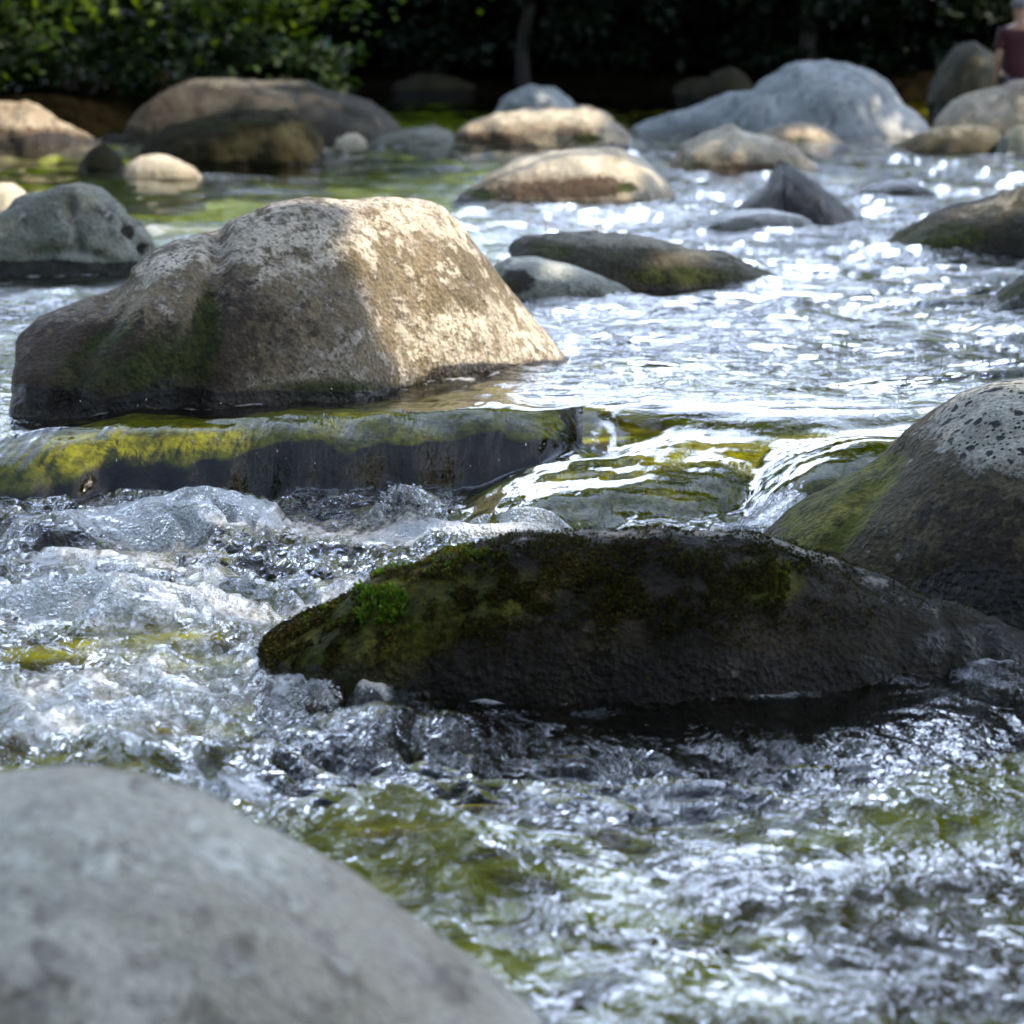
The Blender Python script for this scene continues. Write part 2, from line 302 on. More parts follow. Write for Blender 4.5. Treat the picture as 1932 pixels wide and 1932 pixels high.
def slabs(X, Y):
    n = 0.022*fbm(X*2.0, Y*2.6, 3.1+0*X, 3)
    return slab_top(X, Y, SLAB_A, 2.4, 0.78)+n, slab_top(X, Y, SLAB_B, 1.7, 0.7)+1.2*n, slab_top(X, Y, SLAB_C)+n
def smax(a, b, k):
    h = np.clip(0.5+0.5*(b-a)/k, 0, 1); return a*(1-h)+b*h+k*h*(1-h)
def blob(X, Y, px, py, z, rx, ry, rot=0):
    """gaussian on the water plane centred where (px, py) meets height z, radii in metres"""
    D = dist(py, z); c = pt(px, py, D); dx = X-c[0]; dy = Y-c[1]
    if rot: r = math.radians(rot); dx, dy = dx*math.cos(r)+dy*math.sin(r), -dx*math.sin(r)+dy*math.cos(r)
    return np.exp(-(dx/rx)**2-(dy/ry)**2)

# ------------------------------------------------------------------ the stream surface
HUMPS = [ # rounded standing waves # px, row of crest base, height, rx, ry
 (740, 1575, 0.105, 0.27, 0.20), (560, 1600, 0.050, 0.24, 0.15), (1050, 1520, 0.050, 0.13, 0.13), (880, 1620, 0.03, 0.16, 0.12),
 (240, 1460, 0.075, 0.13, 0.13), (400, 1440, 0.060, 0.12, 0.12), (120, 1410, 0.055, 0.12, 0.13), (560, 1410, 0.035, 0.13, 0.12), (800, 1370, 0.04, 0.16, 0.12), (660, 1360, 0.045, 0.10, 0.10), (30, 1520, 0.06, 0.15, 0.1),
 (300, 1010, 0.035, 0.22, 0.16), (560, 1000, 0.045, 0.20, 0.14), (760, 1000, 0.06, 0.10, 0.10), (960, 1025, 0.065, 0.22, 0.12), (100, 1030, 0.05, 0.2, 0.2), (420, 1060, 0.04, 0.2, 0.2), (250, 1160, 0.05, 0.18, 0.18), (130, 1120, 0.04, 0.15, 0.15),
 (1700, 1500, 0.045, 0.20, 0.14), (1350, 1480, 0.03, 0.16, 0.12), (1550, 1640, 0.035, 0.22, 0.12), (1200, 1780, 0.03, 0.12, 0.10), (1700, 1850, 0.03, 0.2, 0.1), (1380, 1890, 0.03, 0.18, 0.1),
 (1450, 1010, 0.05, 0.10, 0.12)]
def water_fields(X, Y):
    px, py0 = proj(X, Y, 0*X)
    # centre of the step between the two pools, as a distance
    cx = np.interp(X, [-3.5, -2.1, -1.7, 0.1, 0.22, 0.35, 0.9, 1.6, 3.0], [10.1, 9.95, 9.95, 10.15, 10.2, 9.95, 9.75, 9.8, 9.8])
    wd = np.interp(X, [-2.4, -1.9, 0.1, 0.25, 0.5], [0.5, 0.12, 0.12, 0.3, 0.6])
    s = sstep(-1, 1, (Y-cx)/wd)
    L = level_low(Y)*(1-s)
    L = L+np.interp(X, [-2, -1.2, -0.5, 0.0, 0.3], [-0.06, -0.045, -0.03, -0.01, 0.0])*sstep(11.0, 10.5, Y)*s
    up = sstep(9.9, 10.5, Y)
    low = 1-s
    # calm masks
    calm = np.ones_like(X)
    for a in [(120, 945, 0.5, 0.14, 0.85), (1650, 1290, 0.8, 0.20, 0.55), (1100, 1320, 0.7, 0.10, 0.45), (2000, 1290, 0.6, 0.25, 0.7)]:
        calm *= 1-a[4]*blob(X, Y, a[0], a[1], LOW, a[2], a[3])
    calm *= 1-0.90*blob(X, Y, 1100, 790, 0.0, 0.55, 0.42)
    calm *= 1-0.85*blob(X, Y, 1500, 790, 0.0, 0.9, 0.45)
    calm *= 1-0.62*np.clip(blob(X, Y, 420, 365, 0.0, 1.7, 7.0)*1.6, 0, 1)
    lipm = np.exp(-((Y-10.0)/0.5)**2)*sstep(-0.2, 0.2, X); calm *= 1-0.8*lipm
    X2 = X*math.cos(0.5)+Y*math.sin(0.5); Y2 = -X*math.sin(0.5)+Y*math.cos(0.5)
    wx = 0.12*noise3(X*2, Y*2, 1.5+0*X); wy = 0.12*noise3(X*2+9, Y*2, 4.5+0*X)
    a = (X2+wx); b = (Y2+wy)
    quiet = 0.62+0.65*sstep(-0.4, 0.4, 0.6*noise3(X*1.9+3, Y*1.3, 12+0*X)+0.7*noise3(X*6, Y*4, 13+0*X))
    n1 = noise3(a*2.3, b*1.5, 0.3+0*X); n2 = noise3(a*6.0, b*3.6, 2.3+0*X); n3 = noise3(a*14, b*9, 5.1+0*X); n4 = noise3(a*30, b*20, 7.7+0*X)
    r2 = 1-2*np.abs(n2); r3 = 1-2*np.abs(n3)
    turb = low*(0.55+0.6*sstep(0.6, -0.8, X))
    for q in [(300, 1100, 1.1, 1.0, 0.5), (560, 1400, 0.6, 0.5, 0.35), (640, 1000, 0.8, 0.25, 0.5)]:
        turb = turb+q[4]*blob(X, Y, q[0], q[1], LOW, q[2], q[3])
    zl = 0.026*n1+0.030*n2+0.018*r2+0.0210*n3+0.0150*r3+0.0040*n4
    c_, s_ = X, Y
    m1 = noise3((X+wx)*1.3, (Y+wy)*2.1, 8.3+0*X); m2 = noise3((X+wx)*3.2, (Y+wy)*5.6, 1.3+0*X); m3 = noise3(X*9, Y*13, 2.2+0*X)
    far = np.clip((Y-11)/14, 0, 1)
    zu = (0.028+0.030*far)*m1+(0.0200+0.022*far)*m2+(0.0060+0.006*far)*m3+(0.020*far)*noise3(X*1.3, Y*0.9, 4+0*X)
    z = L+calm*(zl*turb*quiet+zu*(1-low)*1.15)
    for h in HUMPS:
        hb = blob(X, Y, h[0], h[1], LOW-0.03, h[3], h[4])
        z = z+h[2]*hb*(1+0.18*n2+0.08*n3)*low
    # small rapids in the upper pool
    for (qx, qy, hh, rx, ry) in [(340, 440, 0.05, 0.35, 0.4), (1400, 405, 0.045, 0.5, 0.4), (1100, 400, 0.03, 0.8, 0.5), (1500, 470, 0.03, 0.7, 0.5), (1650, 310, 0.04, 1.0, 0.8), (60, 570, 0.06, 0.3, 0.4), (20, 720, 0.06, 0.2, 0.4), (900, 430, 0.03, 0.4, 0.8)]:
        z = z+hh*blob(X, Y, qx, qy, 0.0, rx, ry)*(0.7+0.6*m1+0.6*m2)
    # smooth domes of water over hidden stones
    z = z+0.0*z
    A, B, C_ = slabs(X, Y)
    ac = X*0.94-Y*0.34+0.03*m1; al = X*0.34+Y*0.94
    s1 = noise3(ac*17, al*0.9, 6+0*X); s2 = noise3(ac*42, al*1.8, 9+0*X)
    for q, am in ((A, 0.4), (B, 0.3), (C_, 0.4)):
        z = smax(z, q+0.014+am*(0.0070*s1+0.0040*s2), 0.035)
    # V-shaped gully between the two slabs
    g = pt(1118, 800, 10.12); z = z-0.02*np.exp(-((X-g[0]-0.10*(Y-10.1))/0.045)**2-((Y-10.08)/0.22)**2)
    # foam
    foam = np.zeros_like(X)
    for (qx, qy, rx, ry, am) in [(300, 1300, 0.7, 0.7, 0.6), (380, 1000, 0.9, 0.26, 1.0), (700, 1010, 0.45, 0.22, 1.0), (960, 1010, 0.34, 0.16, 1.0), (330, 1130, 0.75, 0.45, 0.9), (150, 1060, 0.6, 0.4, 0.65), (430, 1240, 0.5, 0.42, 0.8), (120, 1270, 0.5, 0.4, 0.55),
        (560, 1360, 0.35, 0.2, 0.45), (250, 1440, 0.3, 0.22, 0.4), (420, 1460, 0.16, 0.12, 0.65), (60, 1500, 0.25, 0.12, 0.75), (760, 1440, 0.18, 0.12, 0.5), (1000, 1560, 0.18, 0.12, 0.45), (1110, 1520, 0.08, 0.08, 0.6), (1600, 1420, 0.6, 0.25, 0.2), (1300, 1600, 1.2, 0.8, 0.10),
        (1460, 1000, 0.2, 0.1, 0.8), (1480, 1270, 0.12, 0.05, 0.8), (1380, 995, 0.3, 0.06, 0.4)]:
        foam = np.maximum(foam, am*blob(X, Y, qx, qy, LOW, rx, ry))
    for (qx, qy, rx, ry, am) in [(340, 440, 0.5, 0.9, 0.75), (60, 570, 0.4, 0.5, 0.6), (10, 700, 0.3, 0.6, 0.7), (1400, 430, 0.9, 0.5, 0.55), (1100, 400, 1.2, 0.8, 0.45), (1560, 470, 1.1, 0.8, 0.45), (1650, 300, 1.6, 1.6, 0.4), (900, 420, 0.4, 1.0, 0.45), (1300, 580, 1.2, 0.6, 0.25), (1118, 790, 0.04, 0.2, 0.55), (350, 215, 1.0, 2.0, 0.3), (1000, 390, 1.0, 0.4, 0.5)]:  # upper pool: froth, plus white sky reflection painted as froth
        foam = np.maximum(foam, am*blob(X, Y, qx, qy, 0.0, rx, ry))
    foam = foam*(1+0.5*n1)
    slb = np.clip((np.maximum(np.maximum(A, B), C_)+0.050-z)/0.025, 0, 1)
    chop = (0.62*low*np.clip(turb, 0.4, 1.1)+0.55*(1-low))*calm*quiet*(1-0.92*slb)+0.03
    chop = chop*(1-0.55*np.clip((Y-16)/30, 0, 1))
    streak = slb*(0.06+1.3*blob(X, Y, 640, 850, -0.1, 0.35, 0.5)+0.35*blob(X, Y, 1150, 900, -0.1, 0.6, 0.5))+0.15*lipm
    return z, np.clip(foam, 0, 1.3), chop, streak

ys = [2.0]
while ys[-1] < 62:
    D = ys[-1]; d = D*D*0.00033
    if 8.9 < D < 10.6: d = 0.0068
    ys.append(D+max(d, 0.004) if D > 4.4 else D+0.02)
ys = np.array(ys); NC = 860
u = np.linspace(-1, 1, NC); uo = np.linspace(0, 1, 26)[1:]
hw = ys*0.1667*1.22+0.35
xc = hw[:, None]*u[None, :]
wid = 9.5+np.clip(ys-20, 0, 60)*0.1
xl = -(hw[:, None]+(wid-hw)[:, None]*uo[None, ::-1]); xr = hw[:, None]+(wid-hw)[:, None]*uo[None, :]
X = np.concatenate([xl, xc, xr], 1); Y = ys[:, None]+0*X
Z, FO, CH, ST = water_fields(X, Y)
# ------------------------------------------------------------------ ground sheet: stream bed, banks, wooded slope
gy = np.concatenate([np.linspace(-60, 0, 15)[:-1], np.linspace(0, 62, 260), np.linspace(62, 400, 40)[1:]])
gx = np.concatenate([np.linspace(-250, -14, 25)[:-1], np.linspace(-14, 14, 150), np.linspace(14, 250, 25)[1:]])
GX, GY = np.meshgrid(gx, gy)
def bank_fac(X, Y):
    left = np.interp(Y, [0, 10, 24, 30, 36, 60], [-8.5, -8.0, -7.5, -6.4, -4.2, -3.0]); right = np.interp(Y, [0, 12, 30, 60], [8.5, 7.8, 8.0, 8.0])
    e = np.maximum(left-X, X-right); e = np.maximum(e, Y-52+0.8*noise3(X*0.3, 0*X, 0*X)); e = np.maximum(e, 1.2-Y)
    return e
def ground_z(X, Y):
    e = bank_fac(X, Y)
    bed = np.where(Y > 10.2, -0.30, -0.52)+0.06*fbm(X*1.3, Y*1.3, 0*X, 3)
    bk = -0.2+0.55*sstep(-0.6, 1.2, e)+0.07*np.clip(e-1, 0, 400)+0.15*fbm(X*0.5, Y*0.5, 2+0*X, 3)*sstep(0, 2, e)
    bk = bk+0.02*np.clip(e-6, 0, 60)
    t = sstep(-1.6, 0.4, e); return bed*(1-t)+bk*t
GZ = ground_z(GX, GY)
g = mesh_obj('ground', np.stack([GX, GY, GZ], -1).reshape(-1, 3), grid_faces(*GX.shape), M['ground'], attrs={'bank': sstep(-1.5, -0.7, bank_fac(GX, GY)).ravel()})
tag(g, kind='structure')

# ------------------------------------------------------------------ rocks
def seg_d(px, py, line):
    d = np.full(px.shape, 1e9)
    for (x0, y0), (x1, y1) in zip(line[:-1], line[1:]):
        t = np.clip(((px-x0)*(x1-x0)+(py-y0)*(y1-y0))/((x1-x0)**2+(y1-y0)**2), 0, 1)
        d = np.minimum(d, np.hypot(px-x0-t*(x1-x0), py-y0-t*(y1-y0)))
    return d
FRONTS = []
def rock(name, label, outline, D, fd, bd, mat, zw=0.0, pf=2.0, pb=2.0, nu=110, nv=70, amp=0.02, nsc=3.0, wet=0.05, masks=(), grooves=(), group='boulders in the stream', cat='boulder', seed=0, sink=0.3, baseline=None, facet=0.0, shear=0.0, roundend=0.5):
    """boulder lofted along its crest: outline = crest as (px, py), D = distance of its front waterline (one number or pairs px:D)"""
    o_ = np.array(outline, float)
    q = 0.5-0.5*np.cos(np.linspace(0, np.pi, nu)); q = 0.65*q+0.35*np.linspace(0, 1, nu)
    px = o_[0, 0]+(o_[-1, 0]-o_[0, 0])*q; py = np.interp(px, o_[:, 0], o_[:, 1])
    kk = max(3, (nu//90)*2+1); pp = np.pad(py, kk//2, mode='edge'); py = np.convolve(pp, np.ones(kk)/kk, 'valid')
    if not hasattr(D, '__len__'): D = [(o_[0, 0], D), (o_[-1, 0], D)]
    Dfr = np.interp(px, [a[0] for a in D], [a[1] for a in D])
    D0 = Dfr+fd
    C = np.array([pt(a, b, c) for a, b, c in zip(px, py, D0)])
    h = np.maximum(C[:, 2]-zw, 0.004); hr = h/h.max()
    e = np.power(np.clip(hr, 0, 1), roundend)
    tn = 0.16
    FRONTS.append((C[:, 0]*(D0-fd*e)/D0, D0-fd*e, D0, zw))
    hc = np.sqrt(np.maximum(h**2-(bd*e*np.maximum(CAMZ-C[:, 2], 0)/D0)**2, (0.55*h)**2))
    ph = np.linspace(-0.35, math.pi+0.35, nv)
    V = np.zeros((nu, nv, 3))
    for j, a in enumerate(ph):
        aa = min(max(a, 0), math.pi); c = math.cos(aa); s = math.sin(aa)
        p = pf if c > 0 else pb
        cc = abs(c)**(2/p)*(1 if c > 0 else -1); ss = s**(2/p)
        dep = np.where(cc > 0, fd, bd)*e
        x = C[:, 0]; y = D0-cc*dep; z = zw+hc*ss
        if a < 0: z = zw+a/0.35*sink; y = y+a/0.35*0.08*e
        if a > math.pi: z = zw-(a-math.pi)/0.35*sink; y = y+(a-math.pi)/0.35*0.08*e
        V[:, j, 0] = x*(1+0*y); V[:, j, 1] = y; V[:, j, 2] = z+0*y
    # normals of the sheet
    du = np.gradient(V, axis=0); dv = np.gradient(V, axis=1); N = np.cross(dv, du); N /= np.linalg.norm(N, axis=2)[..., None]+1e-9
    if N[nu//2, nv//2, 2] < 0: N = -N
    X, Y, Z = V[..., 0], V[..., 1], V[..., 2]; sd = 3.7*seed
    n = fbm(X*nsc+sd, Y*nsc, Z*nsc, 5, 0.5)
    if facet: n = n+facet*np.abs(fbm(X*nsc*0.6+sd, Y*nsc*0.6, Z*nsc*0.8, 2))
    V = V+N*(amp*n)[..., None]
    PX, PY = proj(V[..., 0], V[..., 1], V[..., 2])
    for line, wdt, dep in grooves:
        dd = seg_d(PX, PY, line); V = V-N*(dep*np.exp(-(dd/wdt)**2)*sstep(0.3, -0.1, N[..., 1]))[..., None]
    hgt = V[..., 2]-zw
    wn = 0.8*fbm(V[..., 0]*2.2+sd, V[..., 1]*2.2, V[..., 2]*1.0, 4)
    at = {'wet': np.clip(1-(hgt/np.maximum(wet*0.7*(1+wn), 1e-3))*0.5, 0, 1)}
    up_ = N[..., 2]
    for mk in masks:
        kind, cxp, cyp, rx, ry, am = mk[:6]
        rot = math.radians(mk[6]) if len(mk) > 6 else 0
        dx = PX-cxp; dy = PY-cyp; ddx = dx*math.cos(rot)+dy*math.sin(rot); ddy = -dx*math.sin(rot)+dy*math.cos(rot)
        m = am*np.exp(-((ddx/rx)**2+(ddy/ry)**2)**1.5)
        at[kind] = at.get(kind, 0)+m
    for kd in ('moss', 'pale', 'dark'): at.setdefault(kd, np.zeros_like(X))
    base = (float(C[:, 0].mean()), float(D0.mean()), zw)
    ob = mesh_obj(name, V.reshape(-1, 3), grid_faces(nu, nv)[:, ::-1], mat, loc=base, attrs={a_: np.clip(b_, -1, 1.5).ravel() for a_, b_ in at.items()})
    tag(ob, label, cat, group)
    return ob, V, N, PX, PY, at

# slabs (rock itself, a little below the film of water)
def slab_rock(label, S, idx, x0, x1, y0, y1, mosst, nx=260, ny=110):
    xs = np.linspace(x0, x1, nx); yy = np.linspace(y0, y1, ny); A, B = np.meshgrid(xs, yy)
    z = slabs(A, B)[idx]; z = np.maximum(z, -0.6)
    gzy, gzx = np.gradient(z, yy, xs); upn = 1/np.sqrt(1+gzx**2+gzy**2)
    PX, PY = proj(A, B, z)
    moss = mosst(PX, PY, upn, z)
    o = mesh_obj('boulder', np.stack([A, B, z], -1).reshape(-1, 3), grid_faces(ny, nx), M['slab'], loc=((x0+x1)/2, (y0+y1)/2, -0.4), attrs={'moss': np.clip(moss, -0.5, 1).ravel(), 'wet': np.ones(A.size), 'pale': np.zeros(A.size), 'dark': np.zeros(A.size)})
    return tag(o, label, 'boulder', 'slabs under the sliding water')
slab_rock('long algae-green slab under sliding water in front of the biggest tan boulder', SLAB_A, 0, -2.6, 0.55, 9.74, 11.4, lambda px, py, u_, z: sstep(0.70, 0.97, u_)*0.85+0.6*np.exp(-((px-60)/380)**2)*sstep(0.45, 0.85, u_)+0.02)
slab_rock('green slab sloping down left under fast glassy water, beside the black-spotted boulder', SLAB_B, 1, -0.3, 2.5, 9.0, 11.2, lambda px, py, u_, z: sstep(0.3, 0.85, u_)*1.0+0.12)
slab_rock('small dark steep slab with green top beside the left flank of the black-spotted boulder', SLAB_C, 2, 0.6, 1.8, 8.95, 10.4, lambda px, py, u_, z: sstep(0.72, 0.99, u_)*0.8)

# main boulder
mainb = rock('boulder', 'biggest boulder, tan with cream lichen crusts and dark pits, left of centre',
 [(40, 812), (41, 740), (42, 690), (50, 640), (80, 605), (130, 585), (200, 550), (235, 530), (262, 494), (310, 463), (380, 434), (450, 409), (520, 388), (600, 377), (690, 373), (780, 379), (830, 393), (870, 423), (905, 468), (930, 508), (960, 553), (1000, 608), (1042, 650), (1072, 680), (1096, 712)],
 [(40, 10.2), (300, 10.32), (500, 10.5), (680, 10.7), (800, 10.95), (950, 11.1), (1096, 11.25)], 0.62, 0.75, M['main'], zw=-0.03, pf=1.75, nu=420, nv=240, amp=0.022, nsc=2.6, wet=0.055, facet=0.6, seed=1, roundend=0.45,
 masks=[('pale', 720, 410, 230, 60, 0.42), ('pale', 320, 495, 80, 22, 0.6, -30), ('dark', 560, 640, 200, 90, 0.2), ('dark', 500, 700, 300, 60, 0.15), ('moss', 470, 640, 160, 100, 0.12), ('dark', 200, 690, 230, 130, 0.6), ('moss', 230, 680, 200, 110, 0.10), ('dark', 430, 560, 60, 120, 0.3), ('pale', 900, 640, 160, 70, 0.45), ('pale', 520, 480, 120, 60, 0.35), ('pale', 620, 700, 120, 50, 0.15),  # dark masks at left: moss brown, with that lobe's shade painted in
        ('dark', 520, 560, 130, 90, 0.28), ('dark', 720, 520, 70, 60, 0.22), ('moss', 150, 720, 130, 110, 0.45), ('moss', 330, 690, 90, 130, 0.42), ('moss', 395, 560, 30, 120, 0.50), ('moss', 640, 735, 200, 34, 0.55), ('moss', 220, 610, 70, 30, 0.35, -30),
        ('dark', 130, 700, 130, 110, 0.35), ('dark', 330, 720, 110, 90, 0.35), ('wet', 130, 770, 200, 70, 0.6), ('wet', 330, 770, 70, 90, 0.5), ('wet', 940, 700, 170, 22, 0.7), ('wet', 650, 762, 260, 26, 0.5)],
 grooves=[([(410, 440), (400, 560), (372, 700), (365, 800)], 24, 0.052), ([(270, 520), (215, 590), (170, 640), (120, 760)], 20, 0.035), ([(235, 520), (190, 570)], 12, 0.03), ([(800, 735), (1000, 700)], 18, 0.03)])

# dark mossy rock
dr = rock('boulder', 'low dark wet boulder with moss and bright green tufts, in front at the centre',
 [(484, 1312), (487, 1260), (494, 1222), (520, 1188), (600, 1151), (680, 1107), (760, 1070), (850, 1041), (920, 1024), (1000, 1011), (1150, 1001), (1300, 1000), (1440, 1008), (1500, 1025), (1560, 1050), (1640, 1085), (1720, 1116), (1800, 1134), (1870, 1157), (1932, 1188), (2050, 1215), (2150, 1245), (2230, 1300)],
 [(484, 7.08), (700, 7.0), (1000, 7.06), (1300, 7.04), (1500, 7.15), (1932, 7.25), (2200, 7.3)], 0.34, 0.45, M['darkrock'], zw=level_low(7.2)-0.005, pf=1.9, nu=460, nv=220, amp=0.016, nsc=5.0, wet=0.05, facet=0.8, seed=2, roundend=0.5,
 masks=[('pale', 1200, 1005, 320, 16, 0.6), ('pale', 1480, 1030, 120, 22, 0.6, 20), ('pale', 1650, 1100, 160, 20, 0.35, 25), ('moss', 620, 1220, 200, 100, 0.8), ('moss', 780, 1140, 200, 90, 0.5), ('moss', 620, 1290, 180, 50, 0.4), ('moss', 1100, 1110, 380, 90, 0.42), ('moss', 1460, 1090, 90, 70, 0.5),
        ('dark', 1150, 1150, 400, 90, 0.3), ('wet', 1200, 1270, 700, 55, 0.8), ('wet', 1850, 1220, 150, 60, 0.8), ('moss', 1710, 1235, 60, 30, 0.4), ('moss', 1900, 1220, 50, 40, 0.4), ('pale', 1900, 1195, 60, 30, 0.35)],
 grooves=[([(900, 1040), (880, 1150), (800, 1250)], 30, 0.018), ([(1390, 1150), (1500, 1180), (1700, 1180)], 30, 0.015), ([(1760, 1130), (1800, 1200), (1790, 1260)], 14, 0.010), ([(1860, 1160), (1870, 1240)], 10, 0.010)])
# right boulder
rock('boulder', 'large boulder with a pale black-spotted cap, at the right edge',
 [(1425, 1060), (1455, 1003), (1500, 966), (1600, 906), (1660, 868), (1720, 818), (1770, 778), (1830, 738), (1880, 724), (1940, 720), (2050, 728), (2150, 760), (2260, 850), (2330, 1000)],
 [(1425, 7.95), (2330, 7.75)], 0.62, 0.6, M['rightb'], zw=LOW, pf=1.8, nu=300, nv=200, amp=0.018, nsc=3.0, wet=0.1, facet=0.6, seed=3, roundend=0.5,
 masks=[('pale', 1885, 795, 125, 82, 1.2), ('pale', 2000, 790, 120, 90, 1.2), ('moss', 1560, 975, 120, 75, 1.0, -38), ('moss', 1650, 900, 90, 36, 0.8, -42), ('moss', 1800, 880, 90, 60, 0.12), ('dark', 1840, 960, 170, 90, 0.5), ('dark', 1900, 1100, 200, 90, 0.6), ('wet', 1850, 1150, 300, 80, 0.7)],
 grooves=[([(1700, 850), (1620, 960), (1560, 1060)], 22, 0.02)])
# near pale boulder
rock('boulder', 'huge pale grey out-of-focus boulder filling the bottom left corner',
 [(-620, 2100), (-560, 1850), (-400, 1620), (-200, 1510), (-60, 1474), (0, 1468), (120, 1462), (250, 1478), (400, 1524), (520, 1575), (640, 1640), (740, 1708), (850, 1785), (930, 1846), (990, 1900), (1020, 1940), (1050, 2010), (1070, 2120), (1080, 2250)],
 3.15, 0.75, 0.55, M['near'], zw=-0.34, pf=2.2, pb=2.0, nu=260, nv=160, amp=0.018, nsc=2.5, wet=0.06, facet=0.5, seed=4, roundend=0.4,
 masks=[('pale', 250, 1600, 500, 120, 0.25), ('dark', 860, 1850, 90, 50, 0.45, 45), ('dark', 300, 1850, 500, 120, 0.10), ('dark', 600, 1760, 70, 30, 0.25, 30)], grooves=[([(760, 1730), (870, 1850), (930, 1960)], 30, 0.012)])  # pale top and darker lower face paint the sky light on it

FRONTS_DOC = 'front waterlines of the rocks, where the stream piles up a little'
def small(label, ol, base, mat, fd=0.3, bd=0.4, zw=0.0, **kw):  # several pale tops and dark bottoms below are painted sun and shade
    kw.setdefault('nu', 110); kw.setdefault('nv', 64)
    return rock('boulder', label, ol, dist(base, zw), fd, bd, mat, zw=zw-0.01, **kw)
small('lumpy grey-green boulder with two dark hollows at the left edge', [(-60, 500), (-30, 440), (0, 408), (50, 372), (110, 352), (150, 349), (190, 356), (225, 384), (250, 420), (275, 448), (288, 485), (290, 515), (291, 530)], 524, M['grey'], 0.34, 0.4, nu=200, nv=120, amp=0.025, nsc=4.5, facet=1.0, seed=5, wet=0.09, pf=2.4, roundend=0.35,
 masks=[('moss', 90, 400, 60, 60, 0.15), ('wet', 120, 515, 250, 22, 0.9), ('dark', 245, 435, 14, 12, 1.2), ('dark', 272, 468, 12, 14, 1.2)], grooves=[([(130, 380), (140, 430), (150, 470)], 12, 0.05), ([(240, 432), (250, 440)], 9, 0.05), ([(270, 465), (275, 472)], 9, 0.05), ([(60, 480), (150, 470), (220, 500)], 10, 0.03)])  # small dark masks paint shade into the two hollows
small('small cream rock peeking out at the left edge behind the lumpy grey-green boulder', [(-90, 400), (-60, 360), (-20, 346), (20, 348), (44, 366), (56, 395), (60, 420)], 425, M['tan'], 0.3, 0.3, seed=6, wet=0.02, masks=[('pale', 0, 370, 80, 40, 0.8)])
small('flat mossy boulder with a pale top edge, right of the big tan boulder', [(966, 478), (975, 460), (1000, 446), (1060, 439), (1150, 441), (1230, 449), (1330, 470), (1400, 491), (1450, 512), (1490, 540)], 548, M['olive'], 0.42, 0.35, nu=200, nv=100, amp=0.022, nsc=4, facet=0.8, seed=7, wet=0.03, roundend=0.6,
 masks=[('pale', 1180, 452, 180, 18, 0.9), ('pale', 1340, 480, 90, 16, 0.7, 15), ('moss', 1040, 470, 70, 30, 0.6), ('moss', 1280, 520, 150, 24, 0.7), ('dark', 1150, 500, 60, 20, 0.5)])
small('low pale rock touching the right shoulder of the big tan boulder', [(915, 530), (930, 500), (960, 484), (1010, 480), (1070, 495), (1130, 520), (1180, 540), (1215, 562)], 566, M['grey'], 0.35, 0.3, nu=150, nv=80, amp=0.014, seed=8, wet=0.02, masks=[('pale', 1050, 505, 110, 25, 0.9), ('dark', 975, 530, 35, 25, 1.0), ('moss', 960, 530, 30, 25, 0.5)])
small('domed boulder, sunlit cream on top and shaded brown below, in midstream below the flat-topped one', [(852, 392), (868, 370), (890, 352), (930, 325), (980, 301), (1050, 284), (1110, 280), (1170, 286), (1220, 306), (1252, 335), (1266, 360), (1269, 380)], 386, M['tan'], 0.6, 0.6, nu=180, nv=100, amp=0.03, seed=9, wet=0.05, facet=0.5,
 masks=[('pale', 1090, 305, 180, 24, 0.95), ('pale', 1200, 340, 70, 34, 0.6), ('dark', 1020, 360, 130, 22, 0.8), ('dark', 1130, 350, 60, 22, 0.8), ('moss', 900, 370, 60, 22, 0.7), ('moss', 1180, 355, 40, 16, 0.6)])  # pale top and dark lower masks paint sun above, shade beneath
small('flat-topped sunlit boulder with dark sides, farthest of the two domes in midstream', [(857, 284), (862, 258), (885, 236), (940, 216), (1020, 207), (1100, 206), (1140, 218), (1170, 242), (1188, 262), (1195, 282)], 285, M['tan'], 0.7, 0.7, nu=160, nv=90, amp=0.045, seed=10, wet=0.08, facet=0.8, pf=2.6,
 masks=[('pale', 1020, 217, 150, 14, 0.6), ('dark', 920, 262, 80, 16, 0.9), ('dark', 1080, 250, 60, 14, 0.6), ('moss', 1110, 262, 40, 14, 0.7)])  # sun on the flat top and shade on the sides put into the colour
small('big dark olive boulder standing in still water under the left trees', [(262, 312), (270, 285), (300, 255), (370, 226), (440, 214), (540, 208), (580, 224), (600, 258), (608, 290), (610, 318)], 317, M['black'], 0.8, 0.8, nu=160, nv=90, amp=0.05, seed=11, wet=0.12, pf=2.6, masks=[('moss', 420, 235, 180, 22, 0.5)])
small('small cream rock sitting in the water in front of the dark olive boulder', [(232, 335), (240, 308), (265, 293), (300, 289), (335, 297), (365, 315), (385, 335)], 337, M['tan'], 0.25, 0.3, seed=12, wet=0.02, masks=[('pale', 300, 305, 70, 20, 0.6)])
small('golden brown boulder at the left edge under the leaves', [(-120, 300), (-90, 220), (-30, 194), (20, 190), (70, 198), (110, 222), (150, 248), (180, 268), (205, 296)], 292, M['tan'], 0.7, 0.7, nu=150, nv=80, amp=0.05, seed=13, wet=0.14, masks=[('dark', 60, 262, 150, 24, 0.9), ('moss', 80, 225, 100, 20, 0.4), ('wet', 60, 275, 200, 22, 0.8)])
small('low brown rock in the still water beside the golden brown boulder', [(150, 305), (170, 278), (190, 270), (215, 282), (230, 300), (236, 322)], 322, M['black'], 0.3, 0.3, seed=14)
